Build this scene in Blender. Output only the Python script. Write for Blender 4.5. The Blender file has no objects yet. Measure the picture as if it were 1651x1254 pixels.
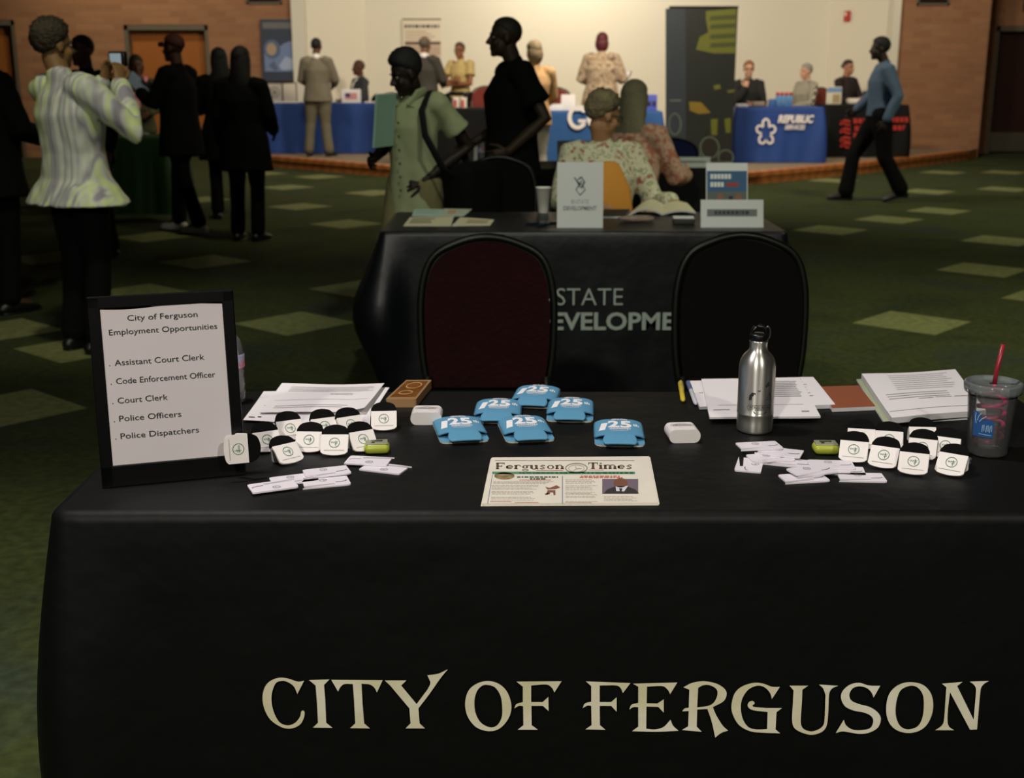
import bpy, bmesh, math, random
from math import sin, cos, pi, radians, atan, sqrt, exp
from mathutils import Vector, Matrix, noise
from mathutils.geometry import tessellate_polygon

random.seed(7)
V = Vector
S = bpy.context.scene
C = S.collection

# ------------------------------------------------------------------ camera
FPX, TH, CAMH = 2000.0, radians(14.56), 1.438
cd = bpy.data.cameras.new('camera')
cam = bpy.data.objects.new('camera', cd)
C.objects.link(cam)
cam.location = (0, 0, CAMH)
cam.rotation_euler = (pi / 2 - TH, 0, 0)
cd.sensor_width = 36.0
cd.lens = FPX * 36.0 / 1651.0
cd.clip_start, cd.clip_end = 0.05, 100
cd.dof.use_dof = True
cd.dof.focus_distance = 2.15
cd.dof.aperture_fstop = 6.3
S.camera = cam

# ------------------------------------------------------------------ view, world
S.view_settings.view_transform = 'Standard'
S.view_settings.look = 'None'
S.view_settings.gamma = 1
S.view_settings.use_curve_mapping = False
S.view_settings.exposure = 0.0
W = bpy.data.worlds.new('world')
S.world = W
W.use_nodes = True
W.node_tree.nodes['Background'].inputs[0].default_value = (0.75, 0.9, 0.6, 1)
W.node_tree.nodes['Background'].inputs[1].default_value = 0.0


# ------------------------------------------------------------------ lights
def lamp(name, kind, loc, target, power, col, size=0.5, angle=100, blend=0.6):
    ld = bpy.data.lights.new(name, kind)
    ld.energy = power
    ld.color = col
    if kind == 'AREA':
        ld.shape = 'DISK'
        ld.size = size
    else:
        ld.shadow_soft_size = size
    if kind == 'SPOT':
        ld.spot_size = radians(angle)
        ld.spot_blend = blend
    o = bpy.data.objects.new(name, ld)
    C.objects.link(o)
    o.location = loc
    o.rotation_euler = (V(target) - V(loc)).to_track_quat('-Z', 'Y').to_euler()
    return o


WARM = (1.0, 0.88, 0.70)
HALL = (1.0, 0.97, 0.70)
# the ceiling downlight over the near table, and the hall lights behind the camera
lamp('hall_spot', 'SPOT', (-1.0, 2.45, 4.0), (0.05, 2.2, 0.75), 260, (1.0, 0.93, 0.93), 0.09, 60, 0.9)
lamp('hall_light', 'SPOT', (-1.3, -2.2, 3.7), (-0.2, 2.0, 0.4), 470, (1.0, 0.95, 0.84), 0.10, 88, 0.8)
lamp('hall_light', 'SPOT', (1.9, -1.6, 3.9), (0.5, 2.0, 0.4), 260, (1.0, 0.95, 0.82), 0.10, 60, 0.9)
# other ceiling downlights of the hall, with one added fill among them
lamp('hall_spot', 'SPOT', (-1.6, 4.4, 4.2), (-2.15, 6.35, 1.25), 200, HALL, 0.12, 34, 0.9)
lamp('hall_spot', 'SPOT', (-2.0, 1.2, 4.2), (-1.5, 2.9, 0.0), 480, (1.0, 0.95, 0.78), 0.12, 36, 1.0)  # added fill to brighten the left floor strip, no known fixture there
lamp('hall_spot', 'SPOT', (3.4, 5.2, 4.2), (3.0, 7.0, 0.0), 500, HALL, 0.12, 80, 1.0)
lamp('hall_spot', 'SPOT', (0.4, 4.3, 4.2), (0.1, 6.4, 0.8), 165, (0.94, 1.0, 0.82), 0.12, 60, 1.0)
lamp('hall_spot', 'SPOT', (5.6, 10.5, 4.2), (5.2, 13.0, 0.0), 400, HALL, 0.12, 95, 1.0)
lamp('hall_spot', 'SPOT', (-1.2, 9.5, 4.2), (-1.6, 13.0, 0.0), 170, (1.0, 0.92, 0.62), 0.12, 90, 1.0)
# stage lighting
lamp('stage_light', 'AREA', (1.2, 13.4, 4.3), (0.9, 19.0, 1.2), 420, WARM, 1.2)
lamp('stage_light', 'AREA', (5.0, 15.8, 4.3), (4.4, 20.5, 1.0), 150, WARM, 1.0)
lamp('stage_light', 'AREA', (-3.0, 16.2, 4.3), (-2.6, 20.5, 1.0), 120, WARM, 1.0)
lamp('wall_washer', 'AREA', (1.0, 20.2, 4.25), (1.0, 22.0, 2.3), 110, WARM, 0.8)
# brick walls
lamp('wall_downlight', 'SPOT', (-6.4, 18.6, 4.2), (-6.2, 20.6, 1.6), 150, (1.0, 0.88, 0.60), 0.15, 110, 1.0)
lamp('wall_downlight', 'SPOT', (6.5, 18.9, 4.2), (7.0, 20.6, 1.2), 40, (1.0, 0.88, 0.60), 0.15, 100, 1.0)


# ------------------------------------------------------------------ helpers
def ray(px, py):
    a, b = (px - 825.5) / FPX, -(py - 627.0) / FPX
    return V((a, cos(TH) + b * sin(TH), -sin(TH) + b * cos(TH)))


def Pz(px, py, z=0.0):
    r = ray(px, py)
    t = (z - CAMH) / r.z
    return V((t * r.x, t * r.y, z))


def Py(px, py, y):
    r = ray(px, py)
    t = y / r.y
    return V((t * r.x, y, CAMH + t * r.z))


def lin(c):
    c = c / 255.0
    return c / 12.92 if c <= 0.04045 else ((c + 0.055) / 1.055) ** 2.4


MATS = {}


def mat(name, rgb, rough=0.6, metal=0.0, spec=0.5, bump=0.0, bscale=40.0, var=0.0, vscale=6.0, sheen=0.0):
    if name in MATS:
        return MATS[name]
    m = bpy.data.materials.new(name)
    m.use_nodes = True
    nt = m.node_tree
    b = nt.nodes['Principled BSDF']
    col = tuple(lin(c) for c in rgb) + (1,)
    b.inputs['Base Color'].default_value = col
    b.inputs['Roughness'].default_value = rough
    b.inputs['Metallic'].default_value = metal
    b.inputs['Specular IOR Level'].default_value = spec
    if sheen:
        b.inputs['Sheen Weight'].default_value = sheen
        b.inputs['Sheen Roughness'].default_value = 0.4
    if bump or var:
        tc = nt.nodes.new('ShaderNodeTexCoord')
    if var:
        n = nt.nodes.new('ShaderNodeTexNoise')
        n.inputs['Scale'].default_value = vscale
        n.inputs['Detail'].default_value = 4
        nt.links.new(tc.outputs['Object'], n.inputs['Vector'])
        r = nt.nodes.new('ShaderNodeValToRGB')
        r.color_ramp.elements[0].position = 0.3
        r.color_ramp.elements[1].position = 0.7
        r.color_ramp.elements[0].color = tuple(c * (1 - var) for c in col[:3]) + (1,)
        r.color_ramp.elements[1].color = tuple(min(1, c * (1 + var)) for c in col[:3]) + (1,)
        nt.links.new(n.outputs['Fac'], r.inputs['Fac'])
        nt.links.new(r.outputs['Color'], b.inputs['Base Color'])
    if bump:
        n2 = nt.nodes.new('ShaderNodeTexNoise')
        n2.inputs['Scale'].default_value = bscale
        n2.inputs['Detail'].default_value = 3
        nt.links.new(tc.outputs['Object'], n2.inputs['Vector'])
        bp = nt.nodes.new('ShaderNodeBump')
        bp.inputs['Strength'].default_value = bump
        bp.inputs['Distance'].default_value = 0.02
        nt.links.new(n2.outputs['Fac'], bp.inputs['Height'])
        nt.links.new(bp.outputs['Normal'], b.inputs['Normal'])
    MATS[name] = m
    return m


def ramp_mat(name, tex, scale, stops, rough=0.8, mapscale=(1, 1, 1), rot=(0, 0, 0), interp='LINEAR', dist=0.0, bump=0.0):
    """noise / wave / voronoi texture through a colour ramp of sRGB stops"""
    m = bpy.data.materials.new(name)
    m.use_nodes = True
    nt = m.node_tree
    b = nt.nodes['Principled BSDF']
    b.inputs['Roughness'].default_value = rough
    tc = nt.nodes.new('ShaderNodeTexCoord')
    mp = nt.nodes.new('ShaderNodeMapping')
    mp.inputs['Scale'].default_value = mapscale
    mp.inputs['Rotation'].default_value = rot
    nt.links.new(tc.outputs['Object'], mp.inputs['Vector'])
    t = nt.nodes.new({'noise': 'ShaderNodeTexNoise', 'wave': 'ShaderNodeTexWave', 'voronoi': 'ShaderNodeTexVoronoi'}[tex])
    t.inputs['Scale'].default_value = scale
    nt.links.new(mp.outputs['Vector'], t.inputs['Vector'])
    if tex == 'wave':
        t.inputs['Distortion'].default_value = dist
        t.inputs['Detail'].default_value = 2
        out = t.outputs['Fac']
    elif tex == 'noise':
        t.inputs['Detail'].default_value = 5
        t.inputs['Distortion'].default_value = dist
        out = t.outputs['Fac']
    else:
        out = t.outputs['Color']
    r = nt.nodes.new('ShaderNodeValToRGB')
    r.color_ramp.interpolation = interp
    els = r.color_ramp.elements
    while len(els) < len(stops):
        els.new(0.5)
    for e, (p, c) in zip(els, stops):
        e.position = p
        e.color = tuple(lin(x) for x in c) + (1,)
    nt.links.new(out, r.inputs['Fac'])
    nt.links.new(r.outputs['Color'], b.inputs['Base Color'])
    if bump:
        bp = nt.nodes.new('ShaderNodeBump')
        bp.inputs['Strength'].default_value = bump
        bp.inputs['Distance'].default_value = 0.01
        nt.links.new(out, bp.inputs['Height'])
        nt.links.new(bp.outputs['Normal'], b.inputs['Normal'])
    MATS[name] = m
    return m


def brick_mat(name, c1, c2, mortar):
    m = bpy.data.materials.new(name)
    m.use_nodes = True
    nt = m.node_tree
    b = nt.nodes['Principled BSDF']
    b.inputs['Roughness'].default_value = 0.85
    tc = nt.nodes.new('ShaderNodeTexCoord')
    sx = nt.nodes.new('ShaderNodeSeparateXYZ')
    cx = nt.nodes.new('ShaderNodeCombineXYZ')
    ad = nt.nodes.new('ShaderNodeMath')
    nt.links.new(tc.outputs['Object'], sx.inputs[0])
    nt.links.new(sx.outputs['X'], ad.inputs[0])
    nt.links.new(sx.outputs['Y'], ad.inputs[1])
    nt.links.new(ad.outputs[0], cx.inputs['X'])
    nt.links.new(sx.outputs['Z'], cx.inputs['Y'])
    t = nt.nodes.new('ShaderNodeTexBrick')
    t.inputs['Scale'].default_value = 1.0
    t.inputs['Brick Width'].default_value = 0.30
    t.inputs['Row Height'].default_value = 0.10
    t.inputs['Mortar Size'].default_value = 0.010
    t.inputs['Color1'].default_value = tuple(lin(x) for x in c1) + (1,)
    t.inputs['Color2'].default_value = tuple(lin(x) for x in c2) + (1,)
    t.inputs['Mortar'].default_value = tuple(lin(x) for x in mortar) + (1,)
    nt.links.new(cx.outputs[0], t.inputs['Vector'])
    nt.links.new(t.outputs['Color'], b.inputs['Base Color'])
    bp = nt.nodes.new('ShaderNodeBump')
    bp.inputs['Strength'].default_value = 0.6
    bp.inputs['Distance'].default_value = 0.01
    bp.invert = True
    nt.links.new(t.outputs['Fac'], bp.inputs['Height'])
    nt.links.new(bp.outputs['Normal'], b.inputs['Normal'])
    return m


def clear_mat(name, tint=(1, 1, 1), rough=0.05, ior=1.45, refl=1.0, body=0.0, bodycol=(220, 220, 220)):
    """thin clear plastic: see-through with a fresnel gloss and a little milky body"""
    m = bpy.data.materials.new(name)
    m.use_nodes = True
    nt = m.node_tree
    for n in list(nt.nodes):
        nt.nodes.remove(n)
    out = nt.nodes.new('ShaderNodeOutputMaterial')
    tr = nt.nodes.new('ShaderNodeBsdfTransparent')
    tr.inputs[0].default_value = tint + (1,)
    gl = nt.nodes.new('ShaderNodeBsdfGlossy')
    gl.inputs['Roughness'].default_value = rough
    di = nt.nodes.new('ShaderNodeBsdfDiffuse')
    di.inputs[0].default_value = tuple(lin(x) for x in bodycol) + (1,)
    fr = nt.nodes.new('ShaderNodeFresnel')
    fr.inputs[0].default_value = ior
    m1 = nt.nodes.new('ShaderNodeMixShader')
    m1.inputs[0].default_value = body
    m2 = nt.nodes.new('ShaderNodeMixShader')
    nt.links.new(tr.outputs[0], m1.inputs[1])
    nt.links.new(di.outputs[0], m1.inputs[2])
    nt.links.new(fr.outputs[0], m2.inputs[0])
    nt.links.new(m1.outputs[0], m2.inputs[1])
    nt.links.new(gl.outputs[0], m2.inputs[2])
    nt.links.new(m2.outputs[0], out.inputs[0])
    return m


def tag(o, label=None, cat=None, group=None, kind=None):
    if label:
        o['label'] = label
    if cat:
        o['category'] = cat
    if group:
        o['group'] = group
    if kind:
        o['kind'] = kind
    return o


def empty(name, loc, rz=0.0, label=None, cat=None, group=None, rot=None):
    o = bpy.data.objects.new(name, None)
    o.empty_display_size = 0.1
    C.objects.link(o)
    o.location = loc
    o.rotation_euler = rot if rot else (0, 0, rz)
    return tag(o, label, cat, group)


def dup(root, loc, rot, label=None, group=None):
    r = root.copy()
    C.objects.link(r)
    r.location = loc
    r.rotation_euler = rot
    if label:
        r['label'] = label
    if group:
        r['group'] = group
    for ch in list(root.children):
        c = ch.copy()
        C.objects.link(c)
        c.parent = r
        for g in list(ch.children):
            d = g.copy()
            C.objects.link(d)
            d.parent = c
    return r


class MB:
    """mesh builder: everything added goes into one mesh object"""

    def __init__(self):
        self.v, self.f, self.m, self.sm = [], [], [], []
        self.M = Matrix.Identity(4)

    def add(self, vs, fs, mi=0, smooth=False, M=None):
        T = self.M @ M if M is not None else self.M
        o = len(self.v)
        self.v += [T @ V(p) for p in vs]
        for q in fs:
            self.f.append([o + i for i in q])
            self.m.append(mi)
            self.sm.append(smooth)
        return self

    def box(self, c, s, mi=0, rz=0.0, R=None):
        hx, hy, hz = s[0] / 2, s[1] / 2, s[2] / 2
        vs = [(x, y, z) for z in (-hz, hz) for x, y in ((-hx, -hy), (hx, -hy), (hx, hy), (-hx, hy))]
        fs = [(3, 2, 1, 0), (4, 5, 6, 7), (0, 1, 5, 4), (1, 2, 6, 5), (2, 3, 7, 6), (3, 0, 4, 7)]
        M = Matrix.Translation(c) @ (R.to_4x4() if R is not None else Matrix.Rotation(rz, 4, 'Z'))
        return self.add(vs, fs, mi, False, M)

    def rbox(self, c, s, r=0.005, mi=0, seg=3, R=None):
        """box with rounded edges: a superellipse-like bevel via bmesh"""
        bm = bmesh.new()
        bmesh.ops.create_cube(bm, size=1)
        for v in bm.verts:
            v.co = V((v.co.x * s[0], v.co.y * s[1], v.co.z * s[2]))
        bmesh.ops.bevel(bm, geom=list(bm.edges), offset=min(r, min(s) * 0.49), segments=seg, profile=0.5, affect='EDGES')
        bm.verts.index_update()
        vs = [v.co.copy() for v in bm.verts]
        fs = [[v.index for v in f.verts] for f in bm.faces]
        bm.free()
        M = Matrix.Translation(c) @ (R.to_4x4() if R is not None else Matrix.Identity(4))
        return self.add(vs, fs, mi, True, M)

    ml = None

    def map2(self, vs, fs, mi, fn):
        """map flat (x, y) geometry through fn, first cutting it fine enough (self.ml) to follow a curved surface"""
        if self.ml:
            bm = bmesh.new()
            bv = [bm.verts.new((v[0], v[1], 0)) for v in vs]
            for f in fs:
                try:
                    bm.faces.new([bv[i] for i in f])
                except ValueError:
                    pass
            bmesh.ops.triangulate(bm, faces=list(bm.faces))
            for _ in range(5):
                lg = [e for e in bm.edges if e.calc_length() > self.ml]
                if not lg:
                    break
                bmesh.ops.subdivide_edges(bm, edges=lg, cuts=1)
                bmesh.ops.triangulate(bm, faces=[f for f in bm.faces if len(f.verts) > 3])
            bm.verts.index_update()
            vs = [(v.co.x, v.co.y) for v in bm.verts]
            fs = [[v.index for v in f.verts] for f in bm.faces]
            bm.free()
        return self.add([fn(v[0], v[1]) for v in vs], fs, mi)

    def poly(self, outline, holes=(), mi=0, fn=None, z=0.0):
        """flat filled polygon; fn maps (x, y) to 3-D"""
        loops = [outline] + list(holes)
        tri = tessellate_polygon([[V((p[0], p[1], 0)) for p in l] for l in loops])
        flat = [p for l in loops for p in l]
        fs = []
        for t in tri:
            a, b, c = (V(flat[i][:2]) for i in t)
            ar = (b - a).cross(c - a)
            fs.append(t if ar > 0 else (t[0], t[2], t[1]))
        return self.map2(flat, fs, mi, fn or (lambda x, y: (x, y, z)))

    def prism(self, outline, z0, z1, mi=0, M=None, mside=None):
        a = sum(outline[i][0] * outline[(i + 1) % len(outline)][1] - outline[(i + 1) % len(outline)][0] * outline[i][1] for i in range(len(outline)))
        if a < 0:
            outline = outline[::-1]
        n = len(outline)
        tri = tessellate_polygon([[V((p[0], p[1], 0)) for p in outline]])
        tt = []
        for t in tri:
            p, q, r = (V(outline[i][:2]) for i in t)
            tt.append(tuple(t) if (q - p).cross(r - p) > 0 else (t[0], t[2], t[1]))
        vs = [(p[0], p[1], z0) for p in outline] + [(p[0], p[1], z1) for p in outline]
        fs = [(i[0] + n, i[1] + n, i[2] + n) for i in tt] + [(i[0], i[2], i[1]) for i in tt]
        self.add(vs, fs, mi, False, M)
        fs2 = [(i, (i + 1) % n, (i + 1) % n + n, i + n) for i in range(n)]
        return self.add(vs, fs2, mi if mside is None else mside, False, M)

    def lathe(self, prof, n=32, c=(0, 0, 0), mi=0, cap=True):
        vs, fs = [], []
        for r, z in prof:
            for k in range(n):
                a = 2 * pi * k / n
                vs.append((c[0] + r * cos(a), c[1] + r * sin(a), c[2] + z))
        for j in range(len(prof) - 1):
            for k in range(n):
                a, b = j * n + k, j * n + (k + 1) % n
                fs.append((a, b, b + n, a + n))
        if cap:
            fs.append(tuple(range(n))[::-1])
            fs.append(tuple((len(prof) - 1) * n + k for k in range(n)))
        return self.add(vs, fs, mi, True)

    def loft(self, pts, rad, rights=None, n=14, mi=0, closed=False, round_end=True, round_start=True):
        """tube through pts; rad = list of r or (rx, ry); rights = vector(s) giving the rx direction"""
        pts = [V(p) for p in pts]
        rad = [(r, r) if not isinstance(r, (tuple, list)) else r for r in rad]
        m = len(pts)
        vs, fs = [], []
        prev = None
        rings = []
        for i in range(m):
            if closed:
                t = pts[(i + 1) % m] - pts[i - 1]
            else:
                t = pts[min(i + 1, m - 1)] - pts[max(i - 1, 0)]
            if t.length < 1e-9:
                t = V((0, 0, 1))
            t.normalize()
            if rights is not None:
                rv = V(rights[i]) if isinstance(rights, list) else V(rights)
            elif prev is not None:
                rv = prev
            else:
                rv = V((1, 0, 0)) if abs(t.x) < 0.8 else V((0, 1, 0))
            rv = rv - t * rv.dot(t)
            if rv.length < 1e-6:
                rv = t.orthogonal()
            rv.normalize()
            prev = rv
            rings.append((pts[i], t, rv, t.cross(rv), rad[i]))
        if not closed and round_end:
            p, t, a, b, r = rings[0]
            h = min(r)
            ex = [(p - t * h * 0.5, t, a, b, (r[0] * 0.8, r[1] * 0.8)), (p - t * h * 0.8, t, a, b, (r[0] * 0.45, r[1] * 0.45))]
            if round_start:
                rings = ex[::-1] + rings
            p, t, a, b, r = rings[-1]
            h = min(r)
            rings += [(p + t * h * 0.5, t, a, b, (r[0] * 0.8, r[1] * 0.8)), (p + t * h * 0.8, t, a, b, (r[0] * 0.45, r[1] * 0.45))]
        for p, t, a, b, r in rings:
            for k in range(n):
                g = 2 * pi * k / n
                vs.append(p + a * (r[0] * cos(g)) + b * (r[1] * sin(g)))
        L = len(rings)
        for j in range(L if closed else L - 1):
            for k in range(n):
                a, b = j * n + k, j * n + (k + 1) % n
                a2, b2 = ((j + 1) % L) * n + k, ((j + 1) % L) * n + (k + 1) % n
                fs.append((a, b, b2, a2))
        if not closed:
            fs.append(tuple(range(n))[::-1])
            fs.append(tuple((L - 1) * n + k for k in range(n)))
        return self.add(vs, fs, mi, True)

    def tube(self, pts, r, n=8, mi=0, closed=False):
        return self.loft(pts, [r] * len(pts), None, n, mi, closed, False)

    def ell(self, c, r, mi=0, nu=20, nv=12, fn=None, R=None):
        vs, fs = [], []
        for j in range(1, nv):
            ph = pi * j / nv
            for k in range(nu):
                g = 2 * pi * k / nu
                d = V((sin(ph) * cos(g), sin(ph) * sin(g), cos(ph)))
                s = fn(d) if fn else 1.0
                vs.append(V((d.x * r[0] * s, d.y * r[1] * s, d.z * r[2] * s)))
        top, bot = len(vs), len(vs) + 1
        vs += [V((0, 0, r[2] * (fn(V((0, 0, 1))) if fn else 1))), V((0, 0, -r[2] * (fn(V((0, 0, -1))) if fn else 1)))]
        for k in range(nu):
            fs.append((top, k, (k + 1) % nu))
            b = (nv - 2) * nu
            fs.append((bot, b + (k + 1) % nu, b + k))
        for j in range(nv - 2):
            for k in range(nu):
                a, b = j * nu + k, j * nu + (k + 1) % nu
                fs.append((a, a + nu, b + nu, b))
        M = Matrix.Translation(c) @ (R.to_4x4() if R is not None else Matrix.Identity(4))
        return self.add(vs, fs, mi, True, M)

    def grid(self, fn, nu, nv, mi=0, smooth=True, both=0.0):
        vs = [fn(i / nu, j / nv) for j in range(nv + 1) for i in range(nu + 1)]
        fs = [(j * (nu + 1) + i, j * (nu + 1) + i + 1, (j + 1) * (nu + 1) + i + 1, (j + 1) * (nu + 1) + i) for j in range(nv) for i in range(nu)]
        return self.add(vs, fs, mi, smooth)

    def text(self, s, size, fn, mi=0, bold=0.0, sx=1.0, align='CENTER', width=None, shear=0.0, height=None):
        vs, fs = text_geom(s, bold)
        x0, x1 = min(v[0] for v in vs), max(v[0] for v in vs)
        k = size
        kx = k * sx if width is None else width / (x1 - x0)
        if height is not None:
            k = height
        ox = {'CENTER': (x0 + x1) / 2, 'LEFT': x0, 'RIGHT': x1}[align]
        return self.map2([((v[0] - ox) * kx + shear * v[1] * k, v[1] * k) for v in vs], fs, mi, fn)

    def build(self, name, mats, parent=None, bevel=0.0, solid=0.0, subsurf=0):
        me = bpy.data.meshes.new(name)
        me.from_pydata([tuple(p) for p in self.v], [], self.f)
        for mm in (mats if isinstance(mats, (list, tuple)) else [mats]):
            me.materials.append(mm)
        me.polygons.foreach_set('material_index', self.m)
        me.polygons.foreach_set('use_smooth', self.sm)
        me.update()
        o = bpy.data.objects.new(name, me)
        C.objects.link(o)
        if parent is not None:
            o.parent = parent
        if solid:
            md = o.modifiers.new('solid', 'SOLIDIFY')
            md.thickness = solid
            md.offset = 0
        if bevel:
            md = o.modifiers.new('bevel', 'BEVEL')
            md.width = bevel
            md.segments = 2
            md.limit_method = 'ANGLE'
        if subsurf:
            md = o.modifiers.new('sub', 'SUBSURF')
            md.levels = md.render_levels = subsurf
        return o


_tc = {}


def text_geom(s, bold=0.0):
    """filled outlines of the built-in font, cap height 1"""
    k = (s, bold)
    if k not in _tc:
        cu = bpy.data.curves.new('t', 'FONT')
        cu.body = s
        cu.size = 1.38
        cu.offset = bold
        cu.resolution_u = 3
        o = bpy.data.objects.new('t', cu)
        C.objects.link(o)
        dg = bpy.context.evaluated_depsgraph_get()
        me = bpy.data.meshes.new_from_object(o.evaluated_get(dg))
        _tc[k] = ([(v.co.x, v.co.y) for v in me.vertices], [tuple(p.vertices) for p in me.polygons])
        bpy.data.objects.remove(o)
        bpy.data.curves.remove(cu)
        bpy.data.meshes.remove(me)
    return _tc[k]


def remesh(mb, voxel, smooth=3, wrinkle=0.0, wscale=9.0):
    """weld overlapping closed pieces into one continuous surface"""
    me = bpy.data.meshes.new('r')
    me.from_pydata([tuple(p) for p in mb.v], [], mb.f)
    o = bpy.data.objects.new('r', me)
    C.objects.link(o)
    md = o.modifiers.new('r', 'REMESH')
    md.mode = 'VOXEL'
    md.voxel_size = voxel
    md.use_smooth_shade = True
    if smooth:
        sm = o.modifiers.new('s', 'SMOOTH')
        sm.iterations = smooth
        sm.factor = 0.5
    dg = bpy.context.evaluated_depsgraph_get()
    m2 = bpy.data.meshes.new_from_object(o.evaluated_get(dg))
    bpy.data.objects.remove(o)
    bpy.data.meshes.remove(me)
    r = MB()
    nrm = [v.normal.copy() for v in m2.vertices] if wrinkle else None
    vs = [v.co.copy() for v in m2.vertices]
    if wrinkle:
        for i, p in enumerate(vs):
            q = V((p.x * wscale, p.y * wscale, p.z * wscale * 0.55))
            vs[i] = p + nrm[i] * (wrinkle * (noise.noise(q) + 0.5 * noise.noise(q * 2.3)))
    r.add(vs, [tuple(p.vertices) for p in m2.polygons], 0, True)
    bpy.data.meshes.remove(m2)
    return r


def smooth_outline(pts, n=6):
    """(x, y) corners and (x, y, 1) smooth points -> sampled outline"""
    out = []
    N = len(pts)
    for i in range(N):
        p1, p2 = pts[i], pts[(i + 1) % N]
        a, b = V(p1[:2]), V(p2[:2])
        s1, s2 = len(p1) > 2, len(p2) > 2
        if not s1 and not s2:
            out.append(tuple(a))
            continue
        t1 = (b - V(pts[i - 1][:2])) * 0.5 if s1 else (b - a)
        t2 = (V(pts[(i + 2) % N][:2]) - a) * 0.5 if s2 else (b - a)
        d = (b - a).length
        for t in (t1, t2):
            if t.length > 1.3 * d:
                t *= 1.3 * d / t.length
        for k in range(n):
            u = k / n
            h = a * (2 * u ** 3 - 3 * u ** 2 + 1) + t1 * (u ** 3 - 2 * u ** 2 + u) + b * (-2 * u ** 3 + 3 * u ** 2) + t2 * (u ** 3 - u ** 2)
            out.append(tuple(h))
    return out


def ring_pts(cx, cy, rx, ry, n=28):
    return [(cx + rx * cos(2 * pi * k / n), cy + ry * sin(2 * pi * k / n)) for k in range(n)]


def stroke(mb, pts, w, fn, mi=0):
    """flat stroke of width w along 2-D points"""
    pts = [V(p[:2]) for p in pts]
    L, R = [], []
    for i, p in enumerate(pts):
        t = pts[min(i + 1, len(pts) - 1)] - pts[max(i - 1, 0)]
        t.normalize()
        nn = V((-t.y, t.x)) * (w / 2)
        L.append(p + nn)
        R.append(p - nn)
    n = len(pts)
    mb.map2([(q.x, q.y) for q in L + R], [(i, n + i, n + i + 1, i + 1) for i in range(n - 1)], mi, fn)
    return
    mb.add(vs, [(i, n + i, n + i + 1, i + 1) for i in range(n - 1)], mi)


def bar(mb, x0, y0, x1, y1, fn, mi=0):
    mb.add([fn(x0, y0), fn(x1, y0), fn(x1, y1), fn(x0, y1)], [(0, 1, 2, 3)], mi)

# ------------------------------------------------------------------ materials
M_CARPET = ramp_mat('carpet', 'noise', 1.3, [(0.30, (48, 58, 38)), (0.5, (66, 74, 38)), (0.7, (56, 66, 54))], 0.95, dist=0.6)
nt = M_CARPET.node_tree
_b = nt.nodes['Principled BSDF']
_t2 = nt.nodes.new('ShaderNodeTexNoise')
_t2.inputs['Scale'].default_value = 26
_t2.inputs['Detail'].default_value = 6
_mx = nt.nodes.new('ShaderNodeMix')
_mx.data_type = 'RGBA'
_mx.blend_type = 'MULTIPLY'
_mx.inputs[0].default_value = 0.75
_r2 = nt.nodes.new('ShaderNodeValToRGB')
_r2.color_ramp.elements[0].position = 0.3
_r2.color_ramp.elements[0].color = (0.35, 0.35, 0.35, 1)
_r2.color_ramp.elements[1].position = 0.7
_src = [l for l in nt.links if l.to_socket == _b.inputs['Base Color']][0].from_socket
nt.links.new([n for n in nt.nodes if n.type == 'MAPPING'][0].outputs[0], _t2.inputs['Vector'])
nt.links.new(_t2.outputs['Fac'], _r2.inputs['Fac'])
nt.links.new(_src, _mx.inputs[6])
nt.links.new(_r2.outputs['Color'], _mx.inputs[7])
nt.links.new(_mx.outputs[2], _b.inputs['Base Color'])
_b.inputs['Specular IOR Level'].default_value = 0.15

M_TILE = ramp_mat('carpet_light_tile', 'noise', 22, [(0.3, (94, 100, 56)), (0.7, (126, 130, 80))], 0.95)
M_STAGETOP = ramp_mat('stage_carpet', 'noise', 30, [(0.3, (120, 105, 85)), (0.7, (150, 132, 108))], 0.95)
M_WOOD = ramp_mat('stage_wood', 'wave', 2.0, [(0.2, (176, 104, 52)), (0.8, (200, 124, 66))], 0.45, (1, 1, 6), dist=6)
M_CREAM = mat('cream_paint', (232, 226, 208), 0.8, bump=0.05, bscale=60)
M_COLUMN = mat('column_paint', (228, 222, 205), 0.7)
M_BRICK = brick_mat('brick', (166, 118, 84), (150, 102, 72), (146, 116, 88))
M_PLAINWALL = mat('plain_wall', (120, 104, 84), 0.9)
M_CEIL = mat('ceiling_dark', (70, 68, 62), 0.9)
M_DOORWOOD = ramp_mat('door_wood', 'wave', 1.2, [(0.2, (150, 88, 36)), (0.8, (168, 102, 46))], 0.5, (6, 1, 1), dist=4)
M_DOORDARK = mat('dark_door', (46, 22, 16), 0.5)
M_DFRAME = mat('door_frame_grey', (104, 96, 82), 0.5)
M_STEEL = mat('brushed_steel', (190, 186, 178), 0.35, 1.0)
M_BLACKP = mat('black_plastic', (10, 10, 10), 0.35)
M_BLACKM = mat('black_metal', (14, 14, 14), 0.3, 0.3)
M_WHITE = mat('white_plastic', (240, 234, 232), 0.35)
M_PAPER = mat('white_paper', (240, 236, 236), 0.75)
M_PAPERG = mat('paper_underside', (206, 204, 206), 0.8)
M_INK = mat('black_ink', (34, 32, 34), 0.8)
M_GREYINK = mat('grey_ink', (150, 148, 150), 0.8)
M_RED = mat('red', (190, 30, 34), 0.5)


def struct(name, mb, m, bevel=0.0, parent=None):
    o = mb.build(name, m, parent, bevel)
    if parent is None:
        o['kind'] = 'structure'
    return o


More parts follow.
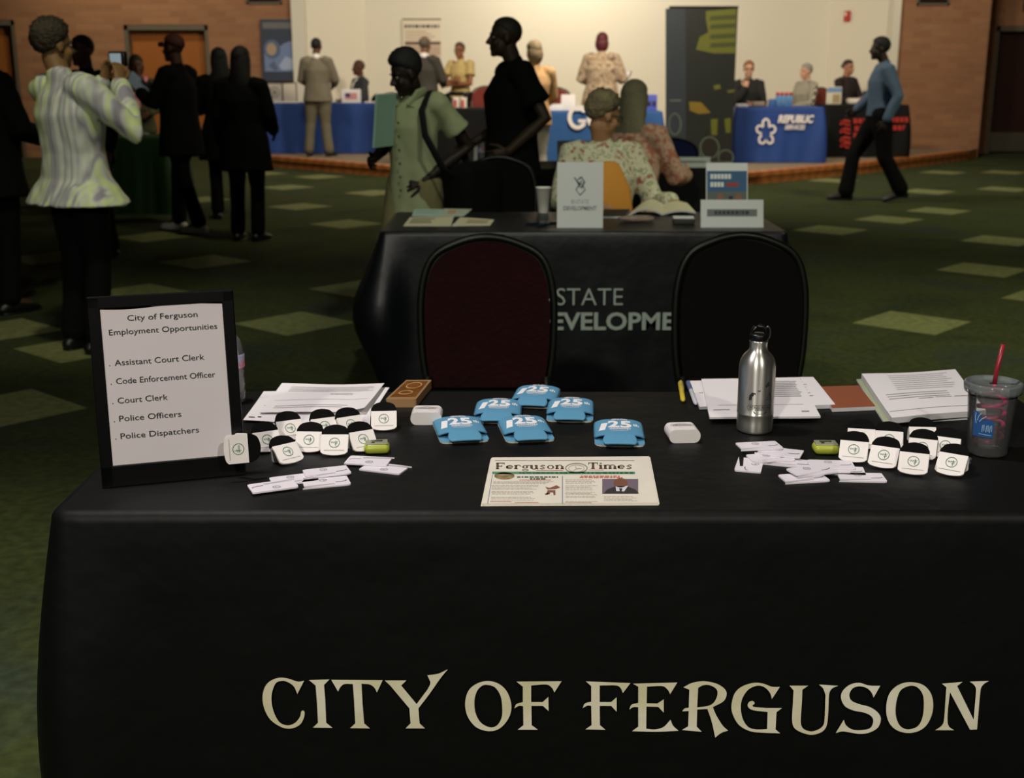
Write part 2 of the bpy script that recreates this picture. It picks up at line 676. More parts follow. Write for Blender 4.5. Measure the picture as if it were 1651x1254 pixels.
# ------------------------------------------------------------------ the room
mb = MB()
mb.box((0, 9.5, -0.05), (21.4, 27.4, 0.1))
ang = radians(48)
ca, sa = cos(ang) * 0.25, sin(ang) * 0.25
for px, py in [(1470, 520), (1585, 435), (1339, 371), (1433, 354), (1513, 340), (1613, 388), (1343, 291), (1520, 278), (1619, 305), (1619, 278),
               (1495, 309), (475, 521), (483, 333), (462, 302), (515, 285), (558, 361), (582, 465), (330, 422), (325, 322), (424, 280),
               (602, 311), (2, 533), (76, 416), (131, 561), (8, 660), (246, 382), (222, 472), (1700, 480)]:
    p = Pz(px, py)
    mb.add([(p.x + a * ca - b * sa, p.y + a * sa + b * ca, 0.0015) for a, b in ((-1, -1), (1, -1), (1, 1), (-1, 1))], [(0, 1, 2, 3)], 1)
struct('floor', mb, [M_CARPET, M_TILE])

mb = MB()
mb.box((0, 9.5, 4.4), (21.4, 27.4, 0.1))
struct('ceiling', mb, M_CEIL)


def wall_prism(mb, outline, y, th, mi=0):
    mb.prism(outline, 0, th, mi, Matrix.Translation((0, y + th, 0)) @ Matrix.Rotation(pi / 2, 4, 'X'))


YB = 20.6
xc = Py(473, 60, YB).x
d1a, d1b, d1t = Py(200, 60, YB).x, Py(336, 60, YB).x, Py(260, 40, YB).z
d2a, d2b, d2t = Py(-110, 60, YB).x, Py(25, 60, YB).x, Py(10, 32, YB).z
mb = MB()
wall_prism(mb, [(-10.6, 0), (d2a, 0), (d2a, d2t), (d2b, d2t), (d2b, 0), (d1a, 0), (d1a, d1t), (d1b, d1t), (d1b, 0), (xc, 0), (xc, 4.35), (-10.6, 4.35)], YB, 0.3)
struct('wall_left', mb, M_BRICK)


def door(name, x0, x1, zt, y, dm, leaf=2, kick=False):
    mb = MB()
    for x in (x0 + 0.03, x1 - 0.03):
        mb.box((x, y + 0.02, zt / 2), (0.06, 0.12, zt))
    mb.box(((x0 + x1) / 2, y + 0.02, zt - 0.04), (x1 - x0, 0.12, 0.08))
    o = mb.build(name, M_DFRAME)
    o['kind'] = 'structure'
    w = (x1 - x0 - 0.12) / leaf
    for i in range(leaf):
        l = MB()
        cx = x0 + 0.06 + w * (i + 0.5)
        l.box((cx, y + 0.14, (zt - 0.08) / 2 + 0.01), (w - 0.008, 0.045, zt - 0.10))
        lo = l.build('door_leaf', dm, o)
        h = MB()
        h.tube([(cx + (0.38 if i == 0 else -0.38) * w, y + 0.09, 0.95), (cx + (0.38 if i == 0 else -0.38) * w, y + 0.07, 1.0), (cx + (0.38 if i == 0 else -0.38) * w, y + 0.07, 1.15), (cx + (0.38 if i == 0 else -0.38) * w, y + 0.09, 1.2)], 0.012)
        h.build('handle', M_STEEL, lo)
        if kick:
            k = MB()
            k.box((cx, y + 0.112, 0.19), (w - 0.06, 0.008, 0.32))
            k.build('kick_plate', M_STEEL, lo)
    return o


door('door_1', d1a, d1b, d1t, YB + 0.05, M_DOORWOOD)
door('door_2', d2a, d2b, d2t, YB + 0.05, M_DOORWOOD)

YW = 22.0
xw0, xw1 = Py(590, 100, YW).x, Py(1335, 100, YW).x
xr = Py(1446, 60, YB).x
mb = MB()
mb.box((xc + 0.10, YB + 0.02, 2.175), (0.20, 0.30, 4.35))
struct('trim_1', mb, M_COLUMN)
mb = MB()
mb.box((xr - 0.06, YB + 0.02, 2.175), (0.12, 0.30, 4.35))
struct('trim_2', mb, M_COLUMN)
mb = MB()
mb.prism([(xw0, YW), (xw1, YW), (xw1, YW + 0.2), (xw0, YW + 0.2)], 0, 4.35)
struct('wall_back', mb, M_CREAM)
mb = MB()
mb.prism([(xc + 0.2, YB + 0.17), (xw0, YW), (xw0, YW + 0.2), (xc + 0.1, YB + 0.3)], 0, 4.35)
struct('wall_stage_left', mb, M_CREAM)
mb = MB()
mb.prism([(xr - 0.12, YB + 0.17), (xw1, YW), (xw1, YW + 0.2), (xr - 0.02, YB + 0.3)], 0, 4.35)
struct('wall_stage_right', mb, M_CREAM)

xe = Py(1590, 100, YB).x
YD = 21.5
mb = MB()
wall_prism(mb, [(xr, 0), (xe, 0), (xe, 4.35), (xr, 4.35)], YB, 0.3)
mb.box((xe - 0.15, (YB + YD) / 2 + 0.3, 2.175), (0.3, YD - YB, 4.35))
struct('wall_right', mb, M_BRICK)
d3a, d3b, d3t = Py(1606, 60, YD).x, Py(1606, 60, YD).x + 1.85, Py(1620, 42, YD).z
mb = MB()
wall_prism(mb, [(xe - 0.1, 0), (d3a, 0), (d3a, d3t), (d3b, d3t), (d3b, 0), (10.6, 0), (10.6, 4.35), (xe - 0.1, 4.35)], YD, 0.3)
struct('wall_alcove', mb, M_BRICK)
door('door_3', d3a, d3b, d3t, YD + 0.05, M_DOORDARK, 2, True)
mb = MB()
mb.box((-10.65, 8.4, 2.175), (0.1, 25, 4.35))
struct('wall_side_left', mb, M_PLAINWALL)
mb = MB()
mb.box((10.65, 8.8, 2.175), (0.1, 25.8, 4.35))
struct('wall_side_right', mb, M_PLAINWALL)
mb = MB()
mb.box((0, -4.05, 2.175), (21.4, 0.1, 4.35))
struct('wall_front', mb, M_PLAINWALL)
# plain outer wall behind the doors and the stage walls
mb = MB()
mb.box((0, 22.9, 2.175), (21.4, 0.1, 4.35))
struct('wall_outer', mb, M_PLAINWALL)

# the stage
front = [(-4.6, 19.60), (-3.82, 18.88), (-1.72, 16.93), (0.36, 15.0), (2.17, 15.0), (3.0, 15.745), (4.98, 17.53), (6.2, 18.85), (7.25, 20.03)]
SH = 0.15
back = [(xe - 0.02, YB - 0.01), (xr, YB - 0.01), (xr - 0.12, YB - 0.14), (xr - 0.14, YB + 0.16), (xw1, YW - 0.01), (xw0, YW - 0.01), (xc + 0.22, YB + 0.16), (xc + 0.2, YB - 0.14), (xc - 0.01, YB - 0.14), (xc - 0.01, YB - 0.01), (-4.6, YB - 0.01)]
mb = MB()
mb.prism(front + back, 0, SH - 0.004, 1, None, 0)
for i in range(len(front) - 1):
    a, b = V(front[i] + (0,)), V(front[i + 1] + (0,))
    d = (b - a).normalized()
    nn = V((d.y, -d.x, 0))
    q = [a + nn * 0.02 - d * 0.01, b + nn * 0.02 + d * 0.01, b - nn * 0.16 + d * 0.01, a - nn * 0.16 - d * 0.01]
    mb.prism([(p.x, p.y) for p in q], SH - 0.05, SH + 0.002 * (1 + i % 2), 0)
struct('stage_platform', mb, [M_WOOD, M_STAGETOP])


# small wall fittings
p = Py(1368, 26, YB + 0.9)
t = empty('fire_alarm', (p.x, YB + 0.62, p.z), 0, 'small red fire alarm strobe high on the cream wall', 'fire alarm')
p1 = V((xr - 0.12, YB + 0.17, 0))
p2 = V((xw1, YW, 0))
f = (Py(1368, 26, YB).x - p1.x)
k = 0.55
pp = p1.lerp(p2, k)
# slide along the wall until it is seen at the right place
for k in [i / 200 for i in range(201)]:
    pp = p1.lerp(p2, k)
    if Py(1368, 26, pp.y).x > pp.x:
        break
dr = (p2 - p1).normalized()
t.location = (pp.x - 0.03, pp.y - 0.03, Py(1368, 26, pp.y).z)
t.rotation_euler = (0, 0, math.atan2(dr.y, dr.x) + pi)
mb = MB()
mb.rbox((0, -0.0, 0), (0.12, 0.05, 0.17), 0.012)
mb.build('housing', mat('alarm_red', (190, 52, 34), 0.4), t)
mb = MB()
mb.rbox((0, -0.035, 0.03), (0.05, 0.03, 0.06), 0.01)
mb.build('strobe_lens', mat('alarm_lens', (225, 210, 200), 0.2), t)

p = Py(1655, 8, YD)
t = empty('exit_sign', (p.x, YD - 0.03, p.z - 0.1), 0, 'red lit exit sign above the dark doors', 'exit sign')
mb = MB()
mb.rbox((0.1, 0, 0.1), (0.32, 0.05, 0.2), 0.008)
mb.build('housing', M_BLACKP, t)
ME = bpy.data.materials.new('exit_red')
ME.use_nodes = True
ME.node_tree.nodes['Principled BSDF'].inputs['Base Color'].default_value = (0.5, 0.01, 0.02, 1)
ME.node_tree.nodes['Principled BSDF'].inputs['Emission Color'].default_value = (1, 0.03, 0.05, 1)
ME.node_tree.nodes['Principled BSDF'].inputs['Emission Strength'].default_value = 1.2
mb = MB()
mb.text('EXIT', 0.13, lambda x, y: (0.1 + x, -0.027, 0.035 + y), 0, 0.03, width=0.27)
mb.build('lettering', ME, t)
for a, b, yy, zz, lab in [(1478, 1530, YB, 3, 'dark vent grille high on the right brick wall'), (398, 455, YB, 1, 'dark vent grille high on the left brick wall')]:
    pa, pb = Py(a, zz, yy), Py(b, zz, yy)
    t = empty('vent_grille', ((pa.x + pb.x) / 2, yy - 0.02, pa.z + 0.1), 0, lab, 'vent')
    mb = MB()
    w = pb.x - pa.x
    for sx, sz, cx, cz in ((w, 0.03, 0, 0.135), (w, 0.03, 0, -0.135), (0.03, 0.3, -w / 2 + 0.015, 0), (0.03, 0.3, w / 2 - 0.015, 0)):
        mb.box((cx, 0, cz), (sx, 0.03, sz))
    mb.build('frame', M_DFRAME, t)
    mb = MB()
    for i in range(8):
        mb.box((0, 0.004, -0.11 + i * 0.031), (w - 0.05, 0.012, 0.02), 0, 0, Matrix.Rotation(0.6, 3, 'X'))
    mb.build('louvers', M_BLACKP, t)


# ------------------------------------------------------------------ draped tables
def drape(name, x0, x1, y0, y1, zt, zb, m, label, flare=0.03, wave=0.006, bulge=None, rz=0.0, group=None, nw=9, cr=0.035, letter=None):
    """a cloth thrown over a table: flat top, rounded edge, hanging sides with folds"""
    cx, cy = (x0 + x1) / 2, (y0 + y1) / 2
    hx, hy = (x1 - x0) / 2, (y1 - y0) / 2
    root = empty(name, (cx, cy, zb), rz, label, 'tablecloth', group)
    H = zt - zb
    per = []

    def seg(a, b, n, nrm):
        for i in range(n):
            u = i / n
            per.append((a[0] + (b[0] - a[0]) * u, a[1] + (b[1] - a[1]) * u, nrm[0], nrm[1]))

    def arc(c, a0):
        for i in range(6):
            a = a0 + pi / 2 * i / 6
            per.append((c[0] + cr * cos(a), c[1] + cr * sin(a), cos(a), sin(a)))
    nX, nY = 60, 26
    seg((-hx + cr, -hy), (hx - cr, -hy), nX, (0, -1))
    arc((hx - cr, -hy + cr), -pi / 2)
    seg((hx, -hy + cr), (hx, hy - cr), nY, (1, 0))
    arc((hx - cr, hy - cr), 0)
    seg((hx - cr, hy), (-hx + cr, hy), nX, (0, 1))
    arc((-hx + cr, hy - cr), pi / 2)
    seg((-hx, hy - cr), (-hx, -hy + cr), nY, (-1, 0))
    arc((-hx + cr, -hy + cr), pi)
    n = len(per)
    er = 0.018
    rings = []
    for a in range(5):
        g = pi / 2 * a / 4
        rings.append([(x - nx * er * (1 - sin(g)), y - ny * er * (1 - sin(g)), H - er * (1 - cos(g))) for x, y, nx, ny in per])
    NL = 14
    for l in range(1, NL + 1):
        t = l / NL
        rg = []
        for i, (x, y, nx, ny) in enumerate(per):
            corner = max(0.0, 1 - (hx - abs(x)) / 0.16) * max(0.0, 1 - (hy - abs(y)) / 0.16)
            ph = (x * nw + y * nw * 1.3)
            o = flare * t + wave * t * (sin(ph * 2.1 + 0.7) + 0.6 * sin(ph * 5.3 + 2.0 * t)) + 0.05 * corner * sin(pi * min(1, t * 0.8))
            if bulge:
                o += bulge(x, y, t) 
            rg.append((x + nx * o, y + ny * o, (H - er) * (1 - t)))
        rings.append(rg)
    mb = MB()
    vs = [p for r in rings for p in r]
    fs = []
    for j in range(len(rings) - 1):
        for i in range(n):
            a, b = j * n + i, j * n + (i + 1) % n
            fs.append((a, a + n, b + n, b))
    mb.add(vs, fs, 0, True)
    mb.add(rings[0], [tuple(range(n))], 0, True)
    mb.build('cloth', m, root)
    return root


def cloth_mat(name, rgb, rough=0.85, spec=0.2, sheen=0.0, bump=0.35, bscale=5):
    m = mat(name, rgb, rough, 0, spec, bump, bscale, 0.0, 6, sheen)
    return m


M_CLOTHB = cloth_mat('black_cloth', (10, 11, 10), 0.55, 0.22, 0.0, 0.35, 7)

# ------------------------------------------------------------------ nearest table
TZ = 0.75
TX0, TX1, TY0, TY1 = -0.745, 1.095, 1.86, 2.64
near = drape('tablecloth', TX0, TX1, TY0, TY1, TZ, 0.0, M_CLOTHB, 'black tablecloth with big cream capital letters on the nearest table', 0.0, 0.003, nw=6,
             bulge=lambda x, y, t: 0.012 * sin(pi * t))
near_c = near.location.copy()
GL = {}
KA = 320.0 / 1651.0


def crop(pts, ox, oy=1070):
    return [((p[0] * KA + ox, p[1] * KA + oy) + tuple(p[2:])) for p in pts]


def sm(*pts):
    return [p + (1,) for p in pts]


A, B_, C_, D_ = 410, 730, 1000, 1300
letters = [
    ('C', crop([(415, 140), (358, 250)] + sm((330, 190), (285, 155), (235, 142), (180, 160), (147, 240), (145, 330), (170, 420), (215, 490), (280, 512), (340, 490), (380, 440), (390, 398), (405, 388), (418, 402), (412, 450), (380, 505), (310, 537), (230, 528), (140, 470), (90, 390), (68, 290), (85, 200), (130, 145), (200, 117), (270, 120), (340, 142), (375, 148)), A), []),
    ('I', crop([(455, 135), (625, 130), (580, 175), (590, 300), (598, 490), (650, 532), (488, 530), (530, 490), (522, 330), (510, 180)], A), []),
    ('T', crop([(640, 133), (1068, 136), (1020, 238)] + sm((1000, 200), (960, 172)) + [(892, 165), (900, 330), (914, 495), (962, 537), (797, 535), (840, 495), (830, 300), (820, 168)] + sm((750, 168), (715, 195)) + [(697, 230)], A), []),
    ('Y', crop([(1085, 138), (1265, 138), (1222, 180), (1350, 335), (1440, 215), (1462, 175), (1465, 150), (1440, 95)] + sm((1530, 82)) + [(1610, 45)] + sm((1545, 125), (1450, 260)) + [(1365, 370), (1375, 495), (1420, 537), (1258, 537), (1300, 495), (1290, 370), (1130, 180)], A), []),
    ('O', crop(sm((290, 143), (380, 165), (450, 230), (487, 340), (470, 440), (400, 530), (310, 560), (200, 530), (125, 440), (103, 330), (130, 225), (200, 165)), B_),
     [crop(sm((285, 175), (350, 195), (395, 260), (410, 340), (408, 440), (370, 510), (310, 528), (235, 490), (190, 410), (180, 310), (200, 230), (240, 185)), B_)]),
    ('F', crop([(530, 148), (905, 145), (845, 238)] + sm((825, 200), (780, 172)) + [(652, 180), (652, 318), (748, 318), (795, 275), (797, 392), (750, 350), (654, 350), (656, 510), (708, 548), (540, 548), (588, 510), (585, 352)] + sm((550, 350)) + [(512, 370)] + sm((530, 335)) + [(583, 318), (583, 190)], B_), []),
    ('F', crop([(1108, 146), (1478, 160), (1415, 243)] + sm((1395, 200), (1360, 180)) + [(1222, 180), (1222, 318), (1318, 318), (1363, 278), (1363, 398), (1318, 350), (1222, 350), (1224, 510), (1270, 548), (1103, 545), (1155, 510), (1152, 350)] + sm((1120, 348)) + [(1080, 368)] + sm((1100, 330)) + [(1152, 315), (1152, 185)], B_), []),
    ('E', crop([(105, 165), (475, 155), (415, 252)] + sm((395, 215), (350, 185)) + [(222, 190), (220, 328), (310, 330), (362, 295), (362, 405), (315, 357), (218, 355), (216, 540)] + sm((290, 545), (360, 525)) + [(418, 465)] + sm((440, 515)) + [(485, 556)] + sm((300, 565)) + [(98, 560), (150, 522), (150, 360)] + sm((110, 360)) + [(75, 380)] + sm((95, 340)) + [(150, 325), (150, 190)], C_), []),
    ('R', crop([(525, 195)] + sm((600, 158), (700, 145), (800, 165), (865, 205), (885, 250), (860, 310)) + [(770, 360)] + sm((800, 430), (850, 510)) + [(897, 555)] + sm((840, 575)) + [(790, 613)] + sm((775, 540), (755, 460)) + [(725, 375), (640, 380), (636, 522), (678, 565), (513, 550), (565, 520), (570, 392), (515, 395)] + sm((535, 372)) + [(570, 365), (575, 215)], C_),
     [crop([(648, 200)] + sm((690, 178), (745, 178), (800, 210), (808, 260), (780, 320), (730, 350)) + [(640, 362)], C_)]),
    ('G', crop([(1328, 192), (1262, 292)] + sm((1245, 240), (1200, 195), (1140, 182), (1065, 215), (1015, 290), (1003, 370), (1020, 460), (1065, 525), (1130, 545)) + [(1222, 543), (1226, 400)] + sm((1130, 390), (1080, 375), (1060, 345), (1075, 315), (1105, 310), (1118, 330), (1100, 345), (1112, 358)) + [(1220, 368), (1345, 368), (1300, 402), (1292, 545), (1330, 578)] + sm((1180, 572), (1080, 560), (990, 510), (940, 430), (925, 350), (950, 250), (1010, 190), (1110, 158), (1190, 165), (1260, 190)), C_), []),
    ('U', crop([(1408, 182), (1563, 182), (1515, 215), (1512, 300)] + sm((1502, 480), (1515, 530), (1555, 556), (1608, 560), (1673, 530), (1698, 480)) + [(1708, 260)] + sm((1688, 205)) + [(1653, 172), (1813, 183)] + sm((1763, 205), (1738, 250), (1730, 400), (1718, 510), (1678, 565), (1598, 590), (1520, 575), (1450, 535), (1430, 470), (1436, 330)) + [(1442, 220)], C_), []),
    ('S', crop([(615, 183), (560, 280)] + sm((540, 235), (500, 200), (440, 187), (385, 205), (358, 255), (375, 305), (440, 335), (530, 360), (595, 405), (620, 460), (595, 530), (520, 573), (440, 582), (360, 570), (300, 562)) + [(245, 575), (312, 465)] + sm((330, 510), (380, 545), (450, 552), (530, 535), (557, 480), (540, 435), (480, 405), (400, 390), (325, 355), (290, 290), (300, 230), (360, 175), (440, 158), (520, 180)), D_), []),
    ('O', crop(sm((880, 153), (970, 175), (1030, 235), (1055, 320), (1045, 420), (1000, 510), (930, 560), (840, 575), (750, 550), (690, 490), (665, 400), (675, 290), (715, 215), (790, 165)), D_),
     [crop(sm((870, 182), (930, 200), (970, 260), (978, 350), (965, 450), (925, 520), (850, 545), (790, 525), (755, 470), (742, 390), (755, 290), (790, 215)), D_)]),
    ('N', crop([(1128, 165), (1300, 150), (1255, 185), (1392, 465)] + sm((1412, 215), (1395, 175)) + [(1360, 148), (1520, 142)] + sm((1475, 170), (1450, 215)) + [(1420, 545), (1362, 548), (1195, 235)] + sm((1178, 380), (1175, 480), (1190, 525)) + [(1230, 552), (1072, 552)] + sm((1125, 515), (1145, 470)) + [(1165, 195)], D_), []),
]
M_SATIN = ramp_mat('cream_satin', 'noise', 9, [(0.35, (232, 224, 186)), (0.65, (252, 246, 226))], 0.4, bump=0.5)
M_SATIN.node_tree.nodes['Principled BSDF'].inputs['Metallic'].default_value = 0.0
YL = TY0 - 0.017
for nm, out, holes in letters:
    o2 = smooth_outline(out)
    h2 = [smooth_outline(h) for h in holes]

    def onplane(x, y):
        p = Py(x, y, YL)
        return (p.x - near_c.x, YL - near_c.y, p.z - near_c.z)
    mb = MB()
    mb.poly(o2, h2, 0, onplane)
    mb.build('letter', M_SATIN, near)


# ---- black sign frame
BL, BR = Pz(165, 788, TZ), Pz(397, 765.5, TZ)
u = (BR - BL)
FW = u.length
yaw = math.atan2(u.y, u.x)
lean = radians(9)
t = empty('sign_frame', BL + V((0, 0, 0.0005)), 0, 'black standing sign frame listing job openings on the nearest table', 'sign',
          rot=(Matrix.Rotation(yaw, 3, 'Z') @ Matrix.Rotation(-lean, 3, 'X')).to_euler())
FH = 0.322
b0, bt, bs = 0.037, 0.021, 0.020
mb = MB()
mb.box((FW / 2, 0.006, b0 / 2), (FW, 0.014, b0))
mb.box((FW / 2, 0.006, FH - bt / 2), (FW, 0.014, bt))
mb.box((bs / 2, 0.006, FH / 2), (bs, 0.014, FH - 0.002))
mb.box((FW - bs / 2, 0.006, FH / 2), (bs, 0.014, FH - 0.002))
mb.box((FW / 2, 0.014, FH / 2), (FW - 0.01, 0.004, FH - 0.01))
mb.build('frame', mat('frame_black', (12, 12, 12), 0.25), t, 0.002)
mb = MB()
# easel strut at the back
mb.add([(FW * .4, .016, .2), (FW * .6, .016, .2), (FW * .6, .09, 0.012), (FW * .4, .09, 0.012), (FW * .4, .019, .2), (FW * .6, .019, .2), (FW * .6, .094, 0.012), (FW * .4, .094, 0.012)],
       [(0, 1, 2, 3), (7, 6, 5, 4), (0, 4, 5, 1), (1, 5, 6, 2), (2, 6, 7, 3), (3, 7, 4, 0)])
mb.build('strut', M_BLACKP, t)
PX0, PX1, PZ0, PZ1 = bs - 0.001, FW - bs + 0.001, b0 - 0.001, FH - bt + 0.001
PW, PH = PX1 - PX0, PZ1 - PZ0


def paper_fn(uu, vv):
    curl = 0.004 * max(0, uu + (1 - vv) - 1.5) + 0.0025 * sin(uu * 9) * max(0, vv - 0.93) / 0.07 * 0.5
    return (PX0 + uu * PW, 0.0015 - curl * .5, PZ0 + vv * PH - (0.004 * (0.5 + 0.5 * sin(uu * 7)) * (vv > 0.99)))


mb = MB()
mb.grid(paper_fn, 24, 24)
sh = mb.build('sheet', mat('frame_sheet', (216, 208, 212), .7), t)
rows = [('City of Ferguson', .068, .57, None), ('Employment Opportunities', .152, .88, None), ('Assistant Court Clerk', .345, .73, .10), ('Code Enforcement Officer', .462, .81, .10),
        ('Court Clerk', .585, .405, .10), ('Police Officers', .70, .505, .10), ('Police Dispatchers', .812, .64, .10)]
for s, fr, wd, left in rows:
    zc = PZ1 - fr * PH
    wdm = wd * PW
    tx = MB()
    if left is None:
        tx.text(s, 0.0098, lambda x, y, zc=zc: (PX0 + PW * 0.5 + x, 0.0002, zc - 0.005 + y), 0, 0.0, 1, 'CENTER', wdm)
    else:
        tx.text(s, 0.0102, lambda x, y, zc=zc: (PX0 + PW * 0.085 + x, 0.0002, zc - 0.005 + y), 0, 0.0, 1, 'LEFT', wdm)
        tx.text('.', 0.01, lambda x, y, zc=zc: (PX0 + PW * 0.045 + x, 0.0002, zc - 0.005 + y), 0)
    tx.build('text_line', M_INK, sh)

# ---- water bottle behind the frame
M_CLEAR = clear_mat('clear_plastic', (0.97, 0.98, 0.98), 0.05, 1.5, 1, 0.06)
M_WATERB = clear_mat('bottle_plastic', (0.93, 0.95, 0.95), 0.08, 1.6, 1, 0.14)


def water_bottle(loc, label, s=1.0):
    t = empty('water_bottle', loc, 0, label, 'bottle')
    prof = [(0.026, 0.0), (0.032, 0.006)]
    for i in range(9):
        prof.append((0.0325 - 0.0018 * (i % 2), 0.014 + 0.008 * i))
    prof += [(0.0325, 0.088), (0.0325, 0.125), (0.031, 0.14), (0.024, 0.158), (0.014, 0.172), (0.0125, 0.182)]
    mb = MB()
    mb.lathe([(r * s, z * s) for r, z in prof], 28)
    mb.build('body', M_WATERB, t)
    mb = MB()
    mb.lathe([(0.0328 * s, 0.09 * s), (0.0332 * s, 0.091 * s), (0.0332 * s, 0.122 * s), (0.0328 * s, 0.123 * s)], 28, cap=False)
    mb.build('label', ramp_mat('bottle_label' + str(s), 'noise', 30, [(0.4, (236, 236, 240)), (0.52, (150, 170, 205)), (0.6, (200, 90, 90))], 0.4), t)
    mb = MB()
    mb.lathe([(0.0145 * s, 0.181 * s), (0.0145 * s, 0.196 * s), (0.013 * s, 0.198 * s)], 24)
    mb.build('cap', M_WHITE, t)
    return t


wb = Pz(376, 648, TZ)
water_bottle(wb, 'clear water bottle with paper label standing behind the black sign frame', 0.86)


# ---- papers
def sheet_fn(q, z, amp=0.0, ph=0.0, curl=None):
    """bilinear sheet over four table points (TL, TR, BR, BL in photo order)"""
    tl, tr, br, bl = [Pz(x, y, z) for x, y in q]

    def fn(uu, vv):
        p = (bl * (1 - uu) + br * uu) * (1 - vv) + (tl * (1 - uu) + tr * uu) * vv
        h = amp * (0.5 + 0.5 * sin(uu * 5 + ph) * cos(vv * 4 + ph))
        if curl:
            h += curl(uu, vv)
        return V((p.x, p.y, p.z + h))
    return fn


def paper(name, label, q, z=TZ + 0.001, amp=0.0, ph=0.0, thick=0.0006, group=None, lines=None, curl=None, m=None, cat='paper', ink=None):
    fn = sheet_fn(q, z + thick, amp, ph, curl)
    c = fn(0.5, 0.5)
    base = V((c.x, c.y, z))
    t = empty(name, base, 0, label, cat, group)
    N = 16
    mb = MB()
    top = [fn(i / N, j / N) - base for j in range(N + 1) for i in range(N + 1)]
    bot = [p - V((0, 0, thick)) for p in top]
    W1 = N + 1
    fs = [(j * W1 + i, j * W1 + i + 1, (j + 1) * W1 + i + 1, (j + 1) * W1 + i) for j in range(N) for i in range(N)]
    K = W1 * W1
    mb.add(top + bot, fs + [tuple(K + i for i in f[::-1]) for f in fs], 0, False)
    edge = [(i, 0) for i in range(N)] + [(N, i) for i in range(N)] + [(N - i, N) for i in range(N)] + [(0, N - i) for i in range(N)]
    ids = [j * W1 + i for i, j in edge]
    mb.add(top + bot, [(ids[k], K + ids[k], K + ids[(k + 1) % len(ids)], ids[(k + 1) % len(ids)]) for k in range(len(ids))], 1)
    sho = mb.build('sheet', [m or M_PAPER, M_PAPERG], t)
    if lines:
        lb = MB()
        for x0, x1, y, h in lines:
            n = max(1, int((x1 - x0) * 12))
            for i in range(n):
                a, b = x0 + (x1 - x0) * i / n, x0 + (x1 - x0) * (i + 1) / n
                lb.add([fn(a, y) - base + V((0, 0, .0006)), fn(b, y) - base + V((0, 0, .0006)), fn(b, y + h) - base + V((0, 0, .0006)), fn(a, y + h) - base + V((0, 0, .0006))], [(0, 1, 2, 3)])
        tag(lb.build('printed_lines', ink or M_GREYINK, sho), kind='stuff')
    return t


def para(x0, x1, ys, h=0.012, rag=0.12):
    out = []
    for y in ys:
        out.append((x0, x1 - random.random() * rag * (x1 - x0), y, h))
    return out


paper('letter_sheet', 'white letterhead sheet sticking out left from under the top letter beside the sign frame', [(425, 632), (600, 628), (596, 694), (392, 679)], TZ + 0.002, 0.004, 0.5, group=None,
      lines=[(0.03, 0.08, 0.08, .03), (0.1, 0.13, 0.1, .03), (0.09, 0.16, 0.5, .02), (.10, .18, .6, .02), (.11, .17, .7, .02)], ink=M_INK)
paper('letter_sheet', 'top white letter with faint print, wavy, left of the amber case', [(455, 622), (620, 622), (588, 668), (418, 668)], TZ + 0.005, 0.004, 2.0,
      lines=para(.12, .95, [.86, .81, .76, .71]) + para(.55, .8, [.62, .57], rag=.3) + [(.05, .95, .40, .006)] + para(.1, .8, [.2, .14]),
      curl=lambda a, b: 0.010 * max(0, a - 0.8) / 0.2 * (1 - b) + 0.003)
paper('letter_sheet', 'curled white sheet under the letters, showing at their right edge', [(470, 625), (628, 625), (590, 684), (430, 690)], TZ + 0.001, 0.002, 1.0)

# ---- amber case
def local_frame(q, z):
    pts = [Pz(x, y, z) for x, y in q]
    c = sum(pts, V((0, 0, 0))) / len(pts)
    return pts, c


pts, c = local_frame([(655, 617), (696, 617), (671, 648), (622, 648)], TZ + 0.012)
c.z = TZ
t = empty('amber_box', c + V((0, 0, .0005)), 0, 'amber brown box with tan rim at the back edge of the nearest table', 'box')
ang = math.atan2((pts[1] - pts[0]).y, (pts[1] - pts[0]).x)
ol = [(p.x - c.x, p.y - c.y) for p in pts]


def inset(ol, d):
    cx = sum(p[0] for p in ol) / len(ol)
    cy = sum(p[1] for p in ol) / len(ol)
    return [(cx + (x - cx) * d, cy + (y - cy) * d) for x, y in ol]


mb = MB()
mb.prism(ol, 0.0, 0.018)
mb.build('case', mat('case_tan', (170, 132, 92), .18, 0, .7), t, 0.004)
mb = MB()
mb.prism(inset(ol, .82), 0.0175, 0.0192)
mb.build('amber_top', ramp_mat('amber', 'noise', 40, [(0.3, (92, 52, 18)), (0.7, (140, 84, 34))], 0.2), t)
ud = (V(ol[1]) - V(ol[0])).normalized()
vd = ((V(ol[0]) - V(ol[3]))).normalized()
LW, LH = (V(ol[1]) - V(ol[0])).length, (V(ol[0]) - V(ol[3])).length
af = lambda x, y: V((ud.x * x * LW + vd.x * y * LH, ud.y * x * LW + vd.y * y * LH, .0197))
mb = MB()
for cx, cy, rx, ry in ((.02, .17, .27, .15), (-.02, -.20, .24, .09)):
    stroke(mb, ring_pts(cx, cy, rx, ry, 24) + [(cx + rx, cy)], .035, af)
mb.build('embossing', mat('amber_light', (206, 164, 104), 0.3), t)


# ---- white box magnets with an oval logo
def logo_banner(mb, w, fn, mi=0):
    h = w * 0.2
    stroke(mb, [(-w / 2, -h / 2), (w / 2, -h / 2), (w / 2 + h * .3, 0), (w / 2, h / 2), (-w / 2, h / 2), (-w / 2 - h * .3, 0), (-w / 2, -h / 2)], w * .018, fn, mi)
    mb.text('FERGUSON', h * .6, lambda x, y: fn(x, y - h * .3), mi, 0.02, 1, 'CENTER', w * .88)


